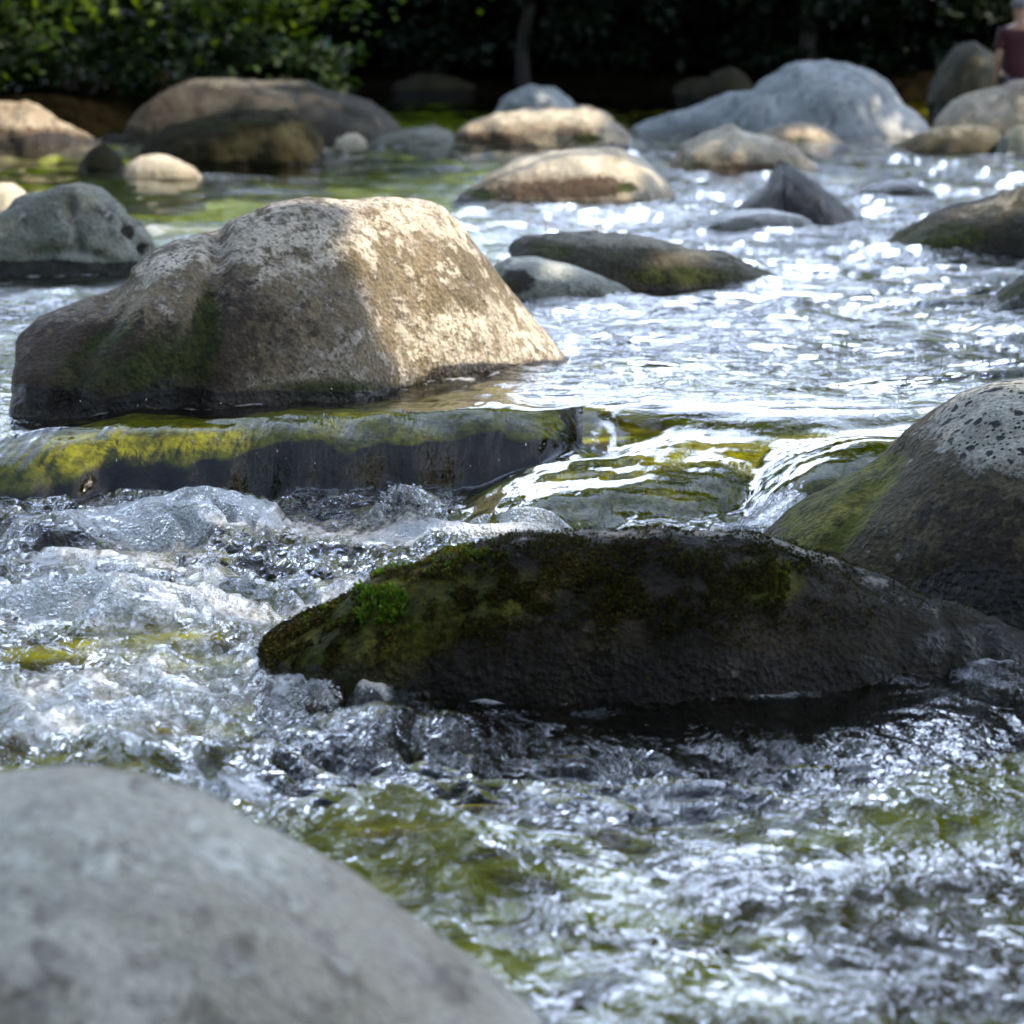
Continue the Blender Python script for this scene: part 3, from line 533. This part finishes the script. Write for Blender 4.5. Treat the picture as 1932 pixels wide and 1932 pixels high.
small('long low grey ledge running behind the dark olive boulder', [(225, 268), (250, 225), (290, 195), (340, 168), (400, 152), (480, 149), (560, 162), (640, 178), (700, 203), (745, 232), (775, 262)], 272, M['ledge'], 1.0, 1.2, nu=200, nv=90, amp=0.06, nsc=1.4, seed=15, wet=0.03, facet=0.8,
 masks=[('dark', 300, 210, 150, 40, 0.5), ('pale', 450, 155, 120, 10, 0.7), ('moss', 560, 175, 80, 20, 0.25)])  # pale crest mask paints a sunlit patch on the ledge
small('tiny sunlit rock between the dark olive boulder and the midstream boulders', [(630, 280), (636, 264), (655, 253), (675, 252), (690, 262), (694, 280)], 280, M['tan'], 0.15, 0.2, nu=50, nv=40, seed=16, wet=0.01, masks=[('pale', 660, 262, 30, 15, 0.9)])
small('low flat grey rock just left of the flat-topped sunlit boulder', [(690, 276), (720, 255), (770, 243), (820, 240), (850, 250), (862, 276)], 277, M['grey'], 0.5, 0.5, seed=17, wet=0.02)
small('distant blue-grey rock at the head of the pool above the flat-topped boulder', [(930, 216), (945, 192), (970, 170), (1000, 161), (1040, 163), (1070, 182), (1095, 214)], 216, M['blue'], 0.6, 0.6, seed=18, amp=0.05, wet=0.03)
small('tall blue-grey pointed boulder, biggest of the far ones', [(1395, 262), (1405, 210), (1420, 178), (1445, 150), (1475, 128), (1510, 114), (1560, 111), (1600, 119), (1650, 148), (1700, 187), (1730, 212), (1748, 232), (1755, 262)], 262, M['blue'], 1.0, 1.0, nu=180, nv=110, amp=0.06, nsc=1.3, seed=19, wet=0.03, facet=1.6, pf=1.4, masks=[('pale', 1690, 230, 50, 26, 0.3), ('dark', 1600, 190, 40, 30, 0.3)])  # pale mask paints the small sun patch at the right foot
small('low sloping blue-grey shoulder rock at the left foot of the tall pointed boulder', [(1185, 254), (1210, 236), (1260, 215), (1320, 196), (1370, 178), (1410, 166), (1450, 168), (1480, 200), (1500, 256)], 255, M['blue'], 0.8, 0.8, nu=150, nv=80, amp=0.05, nsc=1.6, seed=20, wet=0.03, facet=0.8)
small('low golden rock lying at the foot of the tall pointed boulder', [(1415, 275), (1440, 248), (1480, 235), (1520, 232), (1560, 243), (1590, 270)], 276, M['tan'], 0.4, 0.3, seed=21, wet=0.03, masks=[('moss', 1500, 265, 80, 12, 0.5)])
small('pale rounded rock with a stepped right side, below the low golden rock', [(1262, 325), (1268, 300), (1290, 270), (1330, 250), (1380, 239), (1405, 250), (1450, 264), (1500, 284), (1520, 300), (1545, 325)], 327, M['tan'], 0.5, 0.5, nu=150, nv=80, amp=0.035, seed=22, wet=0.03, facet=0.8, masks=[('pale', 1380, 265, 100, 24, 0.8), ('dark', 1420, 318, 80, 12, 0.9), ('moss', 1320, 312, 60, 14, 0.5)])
small('sharp-peaked wet wedge rock with a mossy left face', [(1380, 400), (1420, 368), (1445, 345), (1460, 318), (1471, 300), (1486, 306), (1520, 328), (1570, 366), (1605, 396), (1625, 425)], 424, M['darkrock'], 0.45, 0.4, nu=150, nv=80, amp=0.02, seed=23, wet=0.2, pf=1.5, roundend=0.7, masks=[('moss', 1430, 375, 50, 40, 0.8), ('dark', 1500, 390, 70, 40, 0.5), ('wet', 1500, 380, 120, 80, 1.0)])
small('smooth wet blue-grey dome rock lying in front of the wedge rock', [(1290, 438), (1300, 420), (1340, 402), (1400, 392), (1460, 394), (1510, 406), (1550, 436)], 439, M['blue'], 0.3, 0.35, seed=24, wet=0.3, masks=[('moss', 1330, 420, 40, 20, 0.9), ('wet', 1420, 410, 160, 40, 1.0)])
small('low brown rock just breaking the water right of the wedge rock', [(1612, 366), (1630, 350), (1670, 340), (1710, 341), (1745, 350), (1765, 366)], 366, M['olive'], 0.3, 0.3, seed=25, wet=0.3, masks=[('moss', 1690, 355, 60, 10, 0.5)])
small('broad mossy boulder cut by the right edge, upstream of the black-spotted one', [(1655, 482), (1690, 452), (1720, 428), (1760, 406), (1830, 385), (1900, 360), (1940, 349), (2050, 336), (2150, 360), (2200, 480)], 484, M['olive'], 0.6, 0.6, nu=180, nv=100, amp=0.03, seed=26, wet=0.04, facet=0.5, masks=[('moss', 1740, 450, 100, 40, 0.7), ('moss', 1880, 440, 120, 30, 0.4), ('pale', 1880, 385, 110, 22, 0.5, -20), ('dark', 1870, 460, 120, 30, 0.6)])
small('green algae-covered rock tip at the right edge in open water', [(1845, 596), (1865, 570), (1890, 545), (1925, 524), (1980, 512), (2060, 535), (2110, 590)], 594, M['olive'], 0.3, 0.3, seed=27, wet=0.1, masks=[('moss', 1920, 565, 120, 40, 1.0)])
small('tan rounded boulder in front of the person in the maroon shirt', [(1760, 262), (1768, 225), (1800, 192), (1850, 170), (1910, 152), (1960, 145), (2060, 150), (2150, 200), (2180, 270)], 276, M['tan'], 0.7, 0.7, nu=160, nv=90, amp=0.04, nsc=2, seed=28, wet=0.03, masks=[('pale', 1850, 200, 90, 30, 0.35), ('dark', 1800, 250, 100, 14, 0.4)])
small('low grey-green rock at the foot of the tan boulder by the person', [(1668, 292), (1690, 272), (1730, 252), (1780, 238), (1840, 234), (1880, 246), (1905, 292)], 293, M['olive'], 0.5, 0.5, seed=29, wet=0.03, masks=[('pale', 1800, 245, 90, 14, 0.5)])
small('pale rock corner at the right edge beside the low grey-green rock', [(1880, 296), (1892, 258), (1920, 238), (1970, 228), (2040, 240), (2080, 296)], 297, M['grey'], 0.4, 0.4, seed=30, wet=0.03)
# far shaded rocks along the wooded bank
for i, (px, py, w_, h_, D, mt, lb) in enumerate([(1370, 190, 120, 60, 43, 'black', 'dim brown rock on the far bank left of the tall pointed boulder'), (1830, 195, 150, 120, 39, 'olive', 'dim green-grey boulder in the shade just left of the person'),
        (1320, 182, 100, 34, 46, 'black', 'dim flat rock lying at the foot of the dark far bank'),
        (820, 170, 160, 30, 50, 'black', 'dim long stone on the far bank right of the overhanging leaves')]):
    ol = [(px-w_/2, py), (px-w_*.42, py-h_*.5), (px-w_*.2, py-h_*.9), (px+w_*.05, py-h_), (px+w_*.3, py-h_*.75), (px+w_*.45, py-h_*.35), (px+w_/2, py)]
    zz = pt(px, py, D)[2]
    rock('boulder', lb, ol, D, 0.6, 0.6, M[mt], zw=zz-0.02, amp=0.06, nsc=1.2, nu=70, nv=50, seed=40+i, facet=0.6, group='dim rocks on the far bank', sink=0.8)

# ------------------------------------------------------------------ the stream is laid round the rocks, with a small collar where it meets each
for fx, fy, fb, zw_ in FRONTS:
    o_ = np.argsort(fx); inx = (X > fx.min()) & (X < fx.max()) & (Y > fy.min()-0.4) & (Y < fb.max()+0.3)
    if not inx.any(): continue
    xi = X[inx]; dy = np.interp(xi, fx[o_], fy[o_])-Y[inx]; wd_ = 0.018+0.0022*np.interp(xi, fx[o_], fy[o_]); nn = 0.5+noise3(xi*9, Y[inx]*9, 3+0*xi)
    q = np.exp(-((dy-0.01)/wd_)**2)*np.clip(nn, 0, 1.4)
    FO[inx] = np.maximum(FO[inx], 0.75*q*(dy > -0.1)); Z[inx] += 0.012*q
wat = mesh_obj('water', np.stack([X, Y, Z], -1).reshape(-1, 3), grid_faces(*X.shape), M['water'], attrs={'foam': FO.ravel(), 'chop': CH.ravel(), 'streak': ST.ravel()})
tag(wat, kind='structure')

# ------------------------------------------------------------------ moss on the dark rock
def moss_on(R, name, label, spots, count, ln, cols, seed, upright=0.5):
    ob, V, N, PX, PY, at = R; r = np.random.default_rng(seed)
    prob = np.zeros(PX.shape)
    for (cx_, cy_, rx, ry, am) in spots: prob = np.maximum(prob, am*np.exp(-((PX-cx_)/rx)**2-((PY-cy_)/ry)**2))
    cl = fbm(V[..., 0]*11, V[..., 1]*11, V[..., 2]*11, 4, 0.65); prob = prob*sstep(-0.45, 0.45, cl)*(N[..., 1] < 0.25)
    prob = prob[1:-1, 1:-1].ravel(); prob /= prob.sum()
    P0 = V[1:-1, 1:-1].reshape(-1, 3); NN = N[1:-1, 1:-1].reshape(-1, 3)
    idx = r.choice(len(prob), count, p=prob)
    base = P0[idx]+r.normal(0, 0.003, (count, 3)); n = NN[idx]
    nb_ = 7; VV = []; FF = []; CC = []
    cc = np.array(cols)[r.integers(0, len(cols), count)]
    for b in range(nb_):
        d = n*0.8+np.array([0, 0, upright])+r.normal(0, 0.45, (count, 3)); d /= np.linalg.norm(d, axis=1)[:, None]
        l = ln*r.uniform(0.4, 1.2, count)[:, None]; s = np.cross(d, r.normal(size=(count, 3))); s /= np.linalg.norm(s, axis=1)[:, None]+1e-9
        s *= l*0.14
        p0 = base-s; p1 = base+s; p2 = base+d*l*0.6+s*1.3; p3 = base+d*l+np.array([0, 0, -0.2])*l
        k0 = len(VV)*4*0
        VV.append(np.stack([p0, p1, p2, p3], 1)); CC.append(np.repeat((cc*r.uniform(0.5, 1.35, (count, 1)))[:, None, :], 4, 1))
    VV = np.concatenate(VV).reshape(-1, 3); CC = np.concatenate(CC).reshape(-1, 3); FF = np.arange(len(VV)).reshape(-1, 4)
    o = mesh_obj(name, VV, FF, M['moss'], parent=ob, loc=tuple(ob.location), smooth=False, attrs={'col': CC})
    o.location = (0, 0, 0)
    if label: o['label'] = label
moss_on(dr, 'moss', 'dark olive and rusty brown moss mat', [(1100, 1110, 330, 75, 1.0), (900, 1120, 150, 80, 0.8), (1430, 1080, 90, 50, 0.8), (620, 1200, 120, 50, 0.5), (1450, 1110, 50, 50, 0.8)], 19000, 0.0085,
        [(0.045, 0.05, 0.008), (0.06, 0.035, 0.010), (0.03, 0.035, 0.006), (0.08, 0.075, 0.008), (0.022, 0.018, 0.010)], 5, 0.1)
moss_on(dr, 'moss_tuft', 'bright green upright tuft', [(735, 1135, 34, 26, 1.0), (705, 1160, 16, 16, 0.8)], 420, 0.024, [(0.10, 0.22, 0.015), (0.15, 0.26, 0.02), (0.20, 0.22, 0.03), (0.07, 0.15, 0.012)], 6, 0.9)
moss_on(dr, 'moss_tuft', 'small green tufts', [(870, 1060, 70, 22, 0.6), (1475, 1095, 22, 28, 0.9), (880, 1040, 40, 10, 0.9), (640, 1165, 60, 20, 0.3)], 520, 0.014, [(0.08, 0.15, 0.012), (0.10, 0.12, 0.012), (0.14, 0.12, 0.02)], 8, 0.6)

# ------------------------------------------------------------------ splashes and spray
def ico_batch(C_, R_, seed):
    import bmesh
    bm = bmesh.new(); bmesh.ops.create_icosphere(bm, subdivisions=2, radius=1); bv = np.array([v_.co[:] for v_ in bm.verts]); bf = np.array([[q_.index for q_ in f_.verts] for f_ in bm.faces]); bm.free()
    V = []; Fc = []; r = np.random.default_rng(seed)
    for i, (c_, rr) in enumerate(zip(C_, R_)):
        d = 1+0.25*noise3(bv[:, 0]*1.3+i*3.1, bv[:, 1]*1.3, bv[:, 2]*1.3)
        V.append(np.array(c_)+bv*d[:, None]*np.array(rr)); Fc.append(bf+i*len(bv))
    return np.concatenate(V), np.concatenate(Fc)
def splash(label, px, py, D, w_, h_, n, seed, rmax=0.016):
    r = np.random.default_rng(seed); c = pt(px, py, D); Cs = []; Rs = []
    for i in range(n):
        t = r.uniform(0, 1)**0.8; hx = r.normal(0, 0.36)*(1-0.75*t)*w_
        Cs.append((c[0]+hx, c[1]+r.normal(0, 0.25)*w_*(1-0.6*t), c[2]-0.02+t*h_)); s = rmax*r.uniform(0.35, 1)*(1-0.45*t); Rs.append((s*r.uniform(0.8, 1.5), s, s*r.uniform(0.8, 1.6)))
    V, Fc = ico_batch(Cs, Rs, seed)
    o = mesh_obj('splash', V, Fc, M['splash'], loc=c)
    tag(o, label, 'splash', 'splashes in the stream', kind='stuff')
splash('clear bubbly splash standing up at the foot of the long green slab', 765, 985, 9.35, 0.20, 0.13, 520, 1, 0.012)
splash('small splash of bubbles at the lower left foot of the dark mossy boulder', 595, 1308, 6.9, 0.10, 0.05, 220, 2, 0.007)
splash('row of froth bubbles rising behind the dark mossy boulder', 1010, 1012, 8.95, 0.34, 0.03, 420, 3, 0.009)
splash('small splash between the dark slab and the dark mossy boulder', 1405, 1005, 8.9, 0.14, 0.04, 200, 4, 0.009)
Cs = []; Rs = []
for i in range(110):
    px = random.choice([random.gauss(760, 180), random.gauss(1300, 200), random.gauss(400, 200), random.gauss(1150, 120)]); py = random.uniform(730, 1000)
    D = random.uniform(8.7, 9.7); Cs.append(pt(px, py, D)); s = random.uniform(0.0007, 0.0019); Rs.append((s, s, s*random.uniform(1, 2.6)))
V, Fc = ico_batch(Cs, Rs, 9)
tag(mesh_obj('spray', V, Fc, M['splash'], loc=pt(800, 900, 9.2)), 'tiny drops of spray flying above the fall', 'spray', kind='stuff')

# ------------------------------------------------------------------ trees
SUNN = np.array(SUN)
LIT = [ # spots where crown leaves are cut away to let sun in: centre, radius
 (pt(760, 450, 11.3), 0.42), (pt(900, 590, 11.4), 0.62), (pt(480, 350, 19), 1.6), (pt(700, 310, 26), 1.8), (pt(480, 425, 11.2), 0.2), (pt(680, 580, 11.0), 0.3),
 (pt(100, 850, 9.95), 0.30), (pt(420, 825, 10.05), 0.20), (pt(700, 795, 10.2), 0.18), (pt(950, 780, 10.35), 0.2), (pt(260, 1080, 8.8), 0.34), (pt(620, 1010, 9.2), 0.26), (pt(380, 1190, 8.0), 0.22), (pt(940, 1010, 9.1), 0.16), (pt(1480, 850, 9.9), 0.36), (pt(1080, 900, 9.55), 0.22), (pt(1280, 860, 9.7), 0.2),
 (pt(1250, 1420, 6.3), 0.12), (pt(1500, 1700, 5.6), 0.16), (pt(1800, 1560, 6.1), 0.16), (pt(1150, 1650, 5.7), 0.12), (pt(1750, 1850, 5.1), 0.14), (pt(700, 1560, 6.0), 0.14), (pt(150, 1330, 7.0), 0.16), (pt(1400, 1900, 5.0), 0.12),
 (pt(1080, 300, 22.2), 0.7), (pt(1020, 215, 31), 0.7), (pt(40, 200, 30), 0.7), (pt(300, 300, 25.5), 0.35), (pt(662, 262, 31.2), 0.3), (pt(1850, 170, 30.5), 0.8), (pt(1700, 225, 34), 0.45),
 (pt(1360, 260, 26), 0.5), (pt(1550, 240, 32), 0.4), (pt(1040, 490, 14.6), 0.25), (pt(1300, 470, 15), 0.25), (pt(1590, 390, 20), 0.3), (pt(1900, 380, 17.5), 0.3), (pt(430, 155, 33), 0.22), (pt(30, 30, 34), 0.6), (pt(260, 120, 36), 0.5),
 ((-6.5, 33, 3.4), 1.6), ((-7.5, 34, 5), 1.5), ((-3.6, 40, 3.2), 1.2), (pt(1880, 770, 8.4), 0.18)]
def leaf_cloud(P_, size, r, flat=0.35):
    n = len(P_); d = r.normal(size=(n, 3)); d[:, 2] *= flat; d /= np.linalg.norm(d, axis=1)[:, None]
    s = np.cross(d, r.normal(size=(n, 3))*np.array([0.5, 0.5, 1])); s /= np.linalg.norm(s, axis=1)[:, None]+1e-9
    l = size*r.uniform(0.6, 1.3, n)[:, None]
    a = P_; b = P_+d*l*0.5+s*l*0.3; c = P_+d*l; e = P_+d*l*0.5-s*l*0.3
    V = np.stack([a, b, c, e], 1).reshape(-1, 3); return V, np.arange(len(V)).reshape(-1, 4)
def crown_points(r, n, R, H, nclump, droop=0.0):
    c = r.normal(size=(nclump, 3)); c /= np.linalg.norm(c, axis=1)[:, None]; c *= r.uniform(0.35, 1.0, (nclump, 1))**0.6
    cs = r.uniform(0.14, 0.30, nclump)
    i = r.integers(0, nclump, n); p = c[i]+r.normal(size=(n, 3))*cs[i][:, None]*0.62*np.array([1, 1, 0.6])
    p = p*np.array([R, R, H/2])
    return p
def limb(p0, p1, r0, r1, r, n=7, wob=0.08):
    p0 = np.array(p0, float); p1 = np.array(p1, float); L = np.linalg.norm(p1-p0); k_ = 9
    c = [p0+(p1-p0)*t+r.normal(0, wob*L*0.15, 3)*math.sin(t*3.1) for t in np.linspace(0, 1, k_)]
    V = []
    for i, q in enumerate(c):
        t = i/(k_-1); rr = r0+(r1-r0)*t; d = (p1-p0)/L; a = np.cross(d, [0.3, 0.9, 0.2]); a /= np.linalg.norm(a); b = np.cross(d, a)
        for j in range(n): an = 2*math.pi*j/n; V.append(q+rr*(1+0.1*r.normal())*(a*math.cos(an)+b*math.sin(an)))
    Fc = [[i*n+j, i*n+(j+1) % n, (i+1)*n+(j+1) % n, (i+1)*n+j] for i in range(k_-1) for j in range(n)]
    return V, Fc
def tree(loc, label, group, R, H, ch, seed, mat, nleaf=16000, size=0.22, tr=0.16, prune=False, name='tree', nclump=60, lean=(0, 0), keep=None):
    r = np.random.default_rng(seed)
    e = bpy.data.objects.new(name, None); COL.objects.link(e); e.location = loc; tag(e, label, 'tree', group)
    loc = np.array(loc, float); top = np.array([lean[0], lean[1], ch])
    V, Fc = limb((0, 0, -0.5), top+np.array([0, 0, H*0.25]), tr, tr*0.3, r, 9); V = list(V); Fc = list(Fc)
    for i in range(12):
        a = r.uniform(0, 6.28); t = r.uniform(0.45, 0.95); p0 = top*t; p1 = top+np.array([math.cos(a)*R*0.75, math.sin(a)*R*0.75, r.uniform(-0.35, 0.3)*H]); v2, f2 = limb(p0, p1, tr*0.4, tr*0.08, r, 5)
        k0 = len(V); V += v2; Fc += [[q+k0 for q in f] for f in f2]
    o = mesh_obj('trunk', np.array(V), np.array(Fc), M['bark']); o.parent = e
    P_ = crown_points(r, nleaf, R, H, nclump)+top
    if prune:
        W = P_+loc; ok = np.ones(len(W), bool)
        for c_, rad in LIT:
            q = W-np.array(c_); t = q@SUNN; d = np.linalg.norm(q-t[:, None]*SUNN, axis=1); ok &= ~((d < rad) & (t > 0))
        P_ = P_[ok]
    if keep is not None: P_ = P_[keep(P_+loc)]
    Vl, Fl = leaf_cloud(P_, size, r)
    o = mesh_obj('crown', Vl, Fl, mat, smooth=False); o.parent = e
    return e
def copy_tree(e, loc, rz, sc_, label):
    c = e.copy(); COL.objects.link(c); c.location = loc; c.rotation_euler = (0, 0, rz); c.scale = (sc_, sc_, sc_*random.uniform(0.9, 1.15)); c['label'] = label
    for ch in e.children: q = ch.copy(); COL.objects.link(q); q.parent = c
    return c
def gz(x, y): return float(ground_z(np.array([x*1.0]), np.array([y*1.0]))[0])
# right bank: crowns that shade the foreground
for i, (x, y, R, H, ch) in enumerate([(8.6, 1.8, 3.9, 5.5, 9.6), (8.9, 6.2, 3.9, 5.5, 10.2), (9.2, 10.8, 3.9, 6, 10.4), (9.3, 15.6, 3.9, 6, 10.0), (9.6, 21, 4.1, 6, 10.0), (9.8, 27, 4.2, 6.5, 10), (10, 33, 4.2, 6.5, 10), (10, 39.5, 4.4, 7, 10.0), (10, 46.5, 4.4, 7, 10.0)]):
    tree((x, y, gz(x, y)), 'broad leafy tree on the right bank outside the frame', 'trees along the right bank', R, H, ch, 20+i, M['leaf'], nleaf=17000 if i < 4 else 11000, size=0.25 if i < 4 else 0.3, prune=True)
# left bank, and unseen trees added behind the camera to block sky light
for i, (x, y) in enumerate([(-10.0, 1), (-10.5, 7.5), (-11, 15), (-10.5, 24)]):
    tree((x, y, gz(x, y)), 'leafy tree on the left bank outside the frame', 'trees along the left bank', 3.6, 9, 6.5, 40+i, M['leaf'], nleaf=11000, size=0.3)
for i, (x, y) in enumerate([(-7.5, -5.5), (-2.6, -8.0), (2.6, -7.6), (7.6, -5.5), (0.0, -13)]):
    tree((x, y, gz(x, y)), 'unseen leafy tree added behind the camera to block sky light', 'trees added behind the camera', 4.3, 12, 7.2, 45+i, M['leaf'], nleaf=13000, size=0.34)
tree((8.8, 23.5, gz(8.8, 23.5)), 'unseen tree leaning out from the right bank, added for its reflection', 'unseen trees added for reflections', 3.6, 4.0, 9.4, 90, M['leaf_sun'], nleaf=12000, size=0.26, prune=True, lean=(-6.2, 0), nclump=45)  # both leaning crowns added out of view to break up the cloud reflection
tree((-9.0, 27.0, gz(-9.0, 27.0)), 'unseen tree leaning out from the left bank, added for its reflection', 'unseen trees added for reflections', 3.8, 4.0, 10.5, 91, M['leaf_sun'], nleaf=12000, size=0.26, prune=True, lean=(6.2, 0), nclump=45)
inshot = lambda W: (W[:, 2] > 0.15)
tree((-7.8, 33.5, gz(-7.8, 33.5)), 'sunlit leafy tree whose low branches hang over the golden brown boulder at the left edge', 'trees overhanging the left side', 4.0, 7.0, 3.9, 50, M['leaf_sun'], nleaf=26000, size=0.17, nclump=110, lean=(1.2, 0), keep=inshot)
tree((-7.0, 40.5, gz(-7.0, 40.5)), 'leafy tree reaching right over the head of the pool with feathery branch tips', 'trees overhanging the left side', 4.6, 8.0, 4.7, 51, M['leaf_sun'], nleaf=26000, size=0.17, nclump=120, lean=(2.6, 0), keep=lambda W: W[:, 2] > 0.55)
# dark forest
f0 = tree((0.22, 52.7, gz(0.22, 52.7)), 'slim dark trunk left of centre on the far bank, with a dense crown', 'dark trees of the far forest', 4.2, 6.8, 5.4, 60, M['leaf_lit'], nleaf=12000, size=0.5, tr=0.14, nclump=70)
f1 = tree((5.05, 52.9, gz(5.05, 52.9)), 'dark trunk behind the tall pointed boulder on the far bank, with a dense crown', 'dark trees of the far forest', 4.4, 7.0, 5.4, 61, M['leaf_lit'], nleaf=12000, size=0.5, tr=0.17, nclump=70)
k_ = 0
for y in (58, 63, 69, 76):
    for x in range(-26, 30, 6):
        xx = x+random.uniform(-1.8, 1.8)+(3 if y in (63, 76) else 0); yy = y+random.uniform(-1.5, 1.5); k_ += 1
        copy_tree(random.choice([f0, f1]), (xx, yy, gz(xx, yy)-0.3), random.uniform(0, 6.28), random.uniform(0.85, 1.1), 'dark tree deep in the far forest')
# understorey shrubs
def shrub(loc, label, R, H, seed, mat, n=5000, size=0.22):
    r = np.random.default_rng(seed); e = bpy.data.objects.new('shrub', None); COL.objects.link(e); e.location = loc; tag(e, label, 'shrub', 'shrubs under the far forest')
    V = []; Fc = []
    for i in range(6):
        a = r.uniform(0, 6.28); v2, f2 = limb((0, 0, -0.2), (math.cos(a)*R*0.6, math.sin(a)*R*0.6, H*r.uniform(0.4, 0.9)), 0.03, 0.008, r, 5); k0 = len(V); V += v2; Fc += [[q+k0 for q in f] for f in f2]
    o = mesh_obj('stem', np.array(V), np.array(Fc), M['bark']); o.parent = e
    P_ = crown_points(r, n, R, H, 30)+np.array([0, 0, H*0.5]); P_ = P_[P_[:, 2] > 0.05]
    Vl, Fl = leaf_cloud(P_, size, r); o = mesh_obj('foliage', Vl, Fl, mat, smooth=False); o.parent = e; return e
for i, (x, y, R, H) in enumerate([(-6.6, 36.5, 1.3, 1.5), (-5.4, 38.5, 1.3, 1.4), (-4.6, 41.5, 1.4, 1.6), (-3.6, 44.5, 1.3, 1.3), (-7.4, 33.5, 1.2, 1.3)]):
    sh = shrub((x, y, gz(x, y)), 'green bush on the left bank, number %d' % i, R, H, 80+i, M['leaf_shade2'], n=3500, size=0.16)
    sh['label'] = ['green bush under the overhanging branches, behind the golden brown boulder', 'green bush on the left bank just behind the long grey ledge', 'green bush on the left bank above the middle of the long grey ledge', 'green bush below the feathery branch tips, farthest along the left bank', 'green bush at the left edge nearest the golden brown boulder'][i]; sh['group'] = 'bushes on the left bank'
s0 = shrub((-1.5, 54, gz(-1.5, 54)), 'dark shrub on the far bank', 1.8, 2.2, 70, M['leaf_shade'])
for i in range(40):
    x = -16+(i%20)*1.65+random.uniform(-0.5, 0.5); y = random.uniform(53.9, 55.0)+(i//20)*2.2
    copy_tree(s0, (x, y, gz(x, y)-0.1), random.uniform(0, 6.28), random.uniform(0.7, 1.3), 'dark shrub on the far bank')

# ------------------------------------------------------------------ person
def skinned(name, verts, edges, radii, mat, parent):
    me = bpy.data.meshes.new(name); me.from_pydata(verts, edges, []); o = bpy.data.objects.new(name, me); COL.objects.link(o); o.parent = parent
    m = o.modifiers.new('skin', 'SKIN'); sk = me.skin_vertices[0].data
    for i, r_ in enumerate(radii): sk[i].radius = r_ if hasattr(r_, '__len__') else (r_, r_)
    sk[0].use_root = True; m.use_smooth_shade = True
    s = o.modifiers.new('sub', 'SUBSURF'); s.levels = 2; s.render_levels = 2
    me.materials.append(mat); return o
pe = bpy.data.objects.new('person', None); COL.objects.link(pe); pp = pt(1922, 155, 33.4); pe.location = (pp[0], 33.4, -0.24)
tag(pe, 'person in a maroon shirt and grey cap, seen from behind, top right corner', 'person')
PV = [(0, 0, 0.93), (0, 0, 1.12), (0, 0, 1.32), (0, 0, 1.43), (0, 0.01, 1.50), (0, 0.02, 1.57), (0, 0.03, 1.66), (0, 0.02, 1.73),
      (-0.10, 0, 0.88), (-0.11, 0.03, 0.48), (-0.11, -0.02, 0.10), (-0.11, 0.10, 0.04), (0.10, 0, 0.88), (0.11, 0.02, 0.48), (0.12, -0.02, 0.10), (0.12, 0.10, 0.04),
      (-0.17, 0, 1.40), (-0.23, -0.03, 1.12), (-0.22, 0.10, 0.90), (-0.215, 0.13, 0.82), (0.17, 0, 1.40), (0.25, -0.02, 1.12), (0.24, 0.10, 0.90), (0.235, 0.13, 0.82)]
PE = [(0, 1), (1, 2), (2, 3), (3, 4), (4, 5), (5, 6), (6, 7), (0, 8), (8, 9), (9, 10), (10, 11), (0, 12), (12, 13), (13, 14), (14, 15), (3, 16), (16, 17), (17, 18), (18, 19), (3, 20), (20, 21), (21, 22), (22, 23)]
PR = [(0.15, 0.11), (0.14, 0.10), (0.17, 0.11), (0.12, 0.09), 0.055, 0.07, (0.08, 0.095), 0.06, 0.09, 0.06, 0.045, 0.035, 0.09, 0.06, 0.045, 0.035, 0.06, 0.042, 0.032, 0.035, 0.06, 0.042, 0.032, 0.035]
skinned('body', PV, PE, PR, M['skin'], pe)
SV = [(0, 0, 0.80), (0, 0, 1.12), (0, 0, 1.32), (0, 0, 1.42), (-0.18, 0, 1.40), (-0.22, -0.02, 1.20), (0.18, 0, 1.40), (0.235, -0.015, 1.20)]
skinned('shirt', SV, [(0, 1), (1, 2), (2, 3), (3, 4), (4, 5), (3, 6), (6, 7)], [(0.19, 0.15), (0.18, 0.14), (0.20, 0.145), (0.13, 0.11), 0.082, 0.072, 0.082, 0.072], M['shirt'], pe)
skinned('shorts', [(0, 0, 0.92), (-0.10, 0, 0.85), (-0.115, 0.01, 0.55), (0.10, 0, 0.85), (0.115, 0.01, 0.55)], [(0, 1), (1, 2), (0, 3), (3, 4)], [(0.175, 0.135), 0.115, 0.10, 0.115, 0.10], M['shorts'], pe)
V, Fc = ico_batch([(0, 0.02, 1.70)], [(0.095, 0.112, 0.085)], 1); cp = mesh_obj('cap', V, Fc, M['cap']); cp.parent = pe
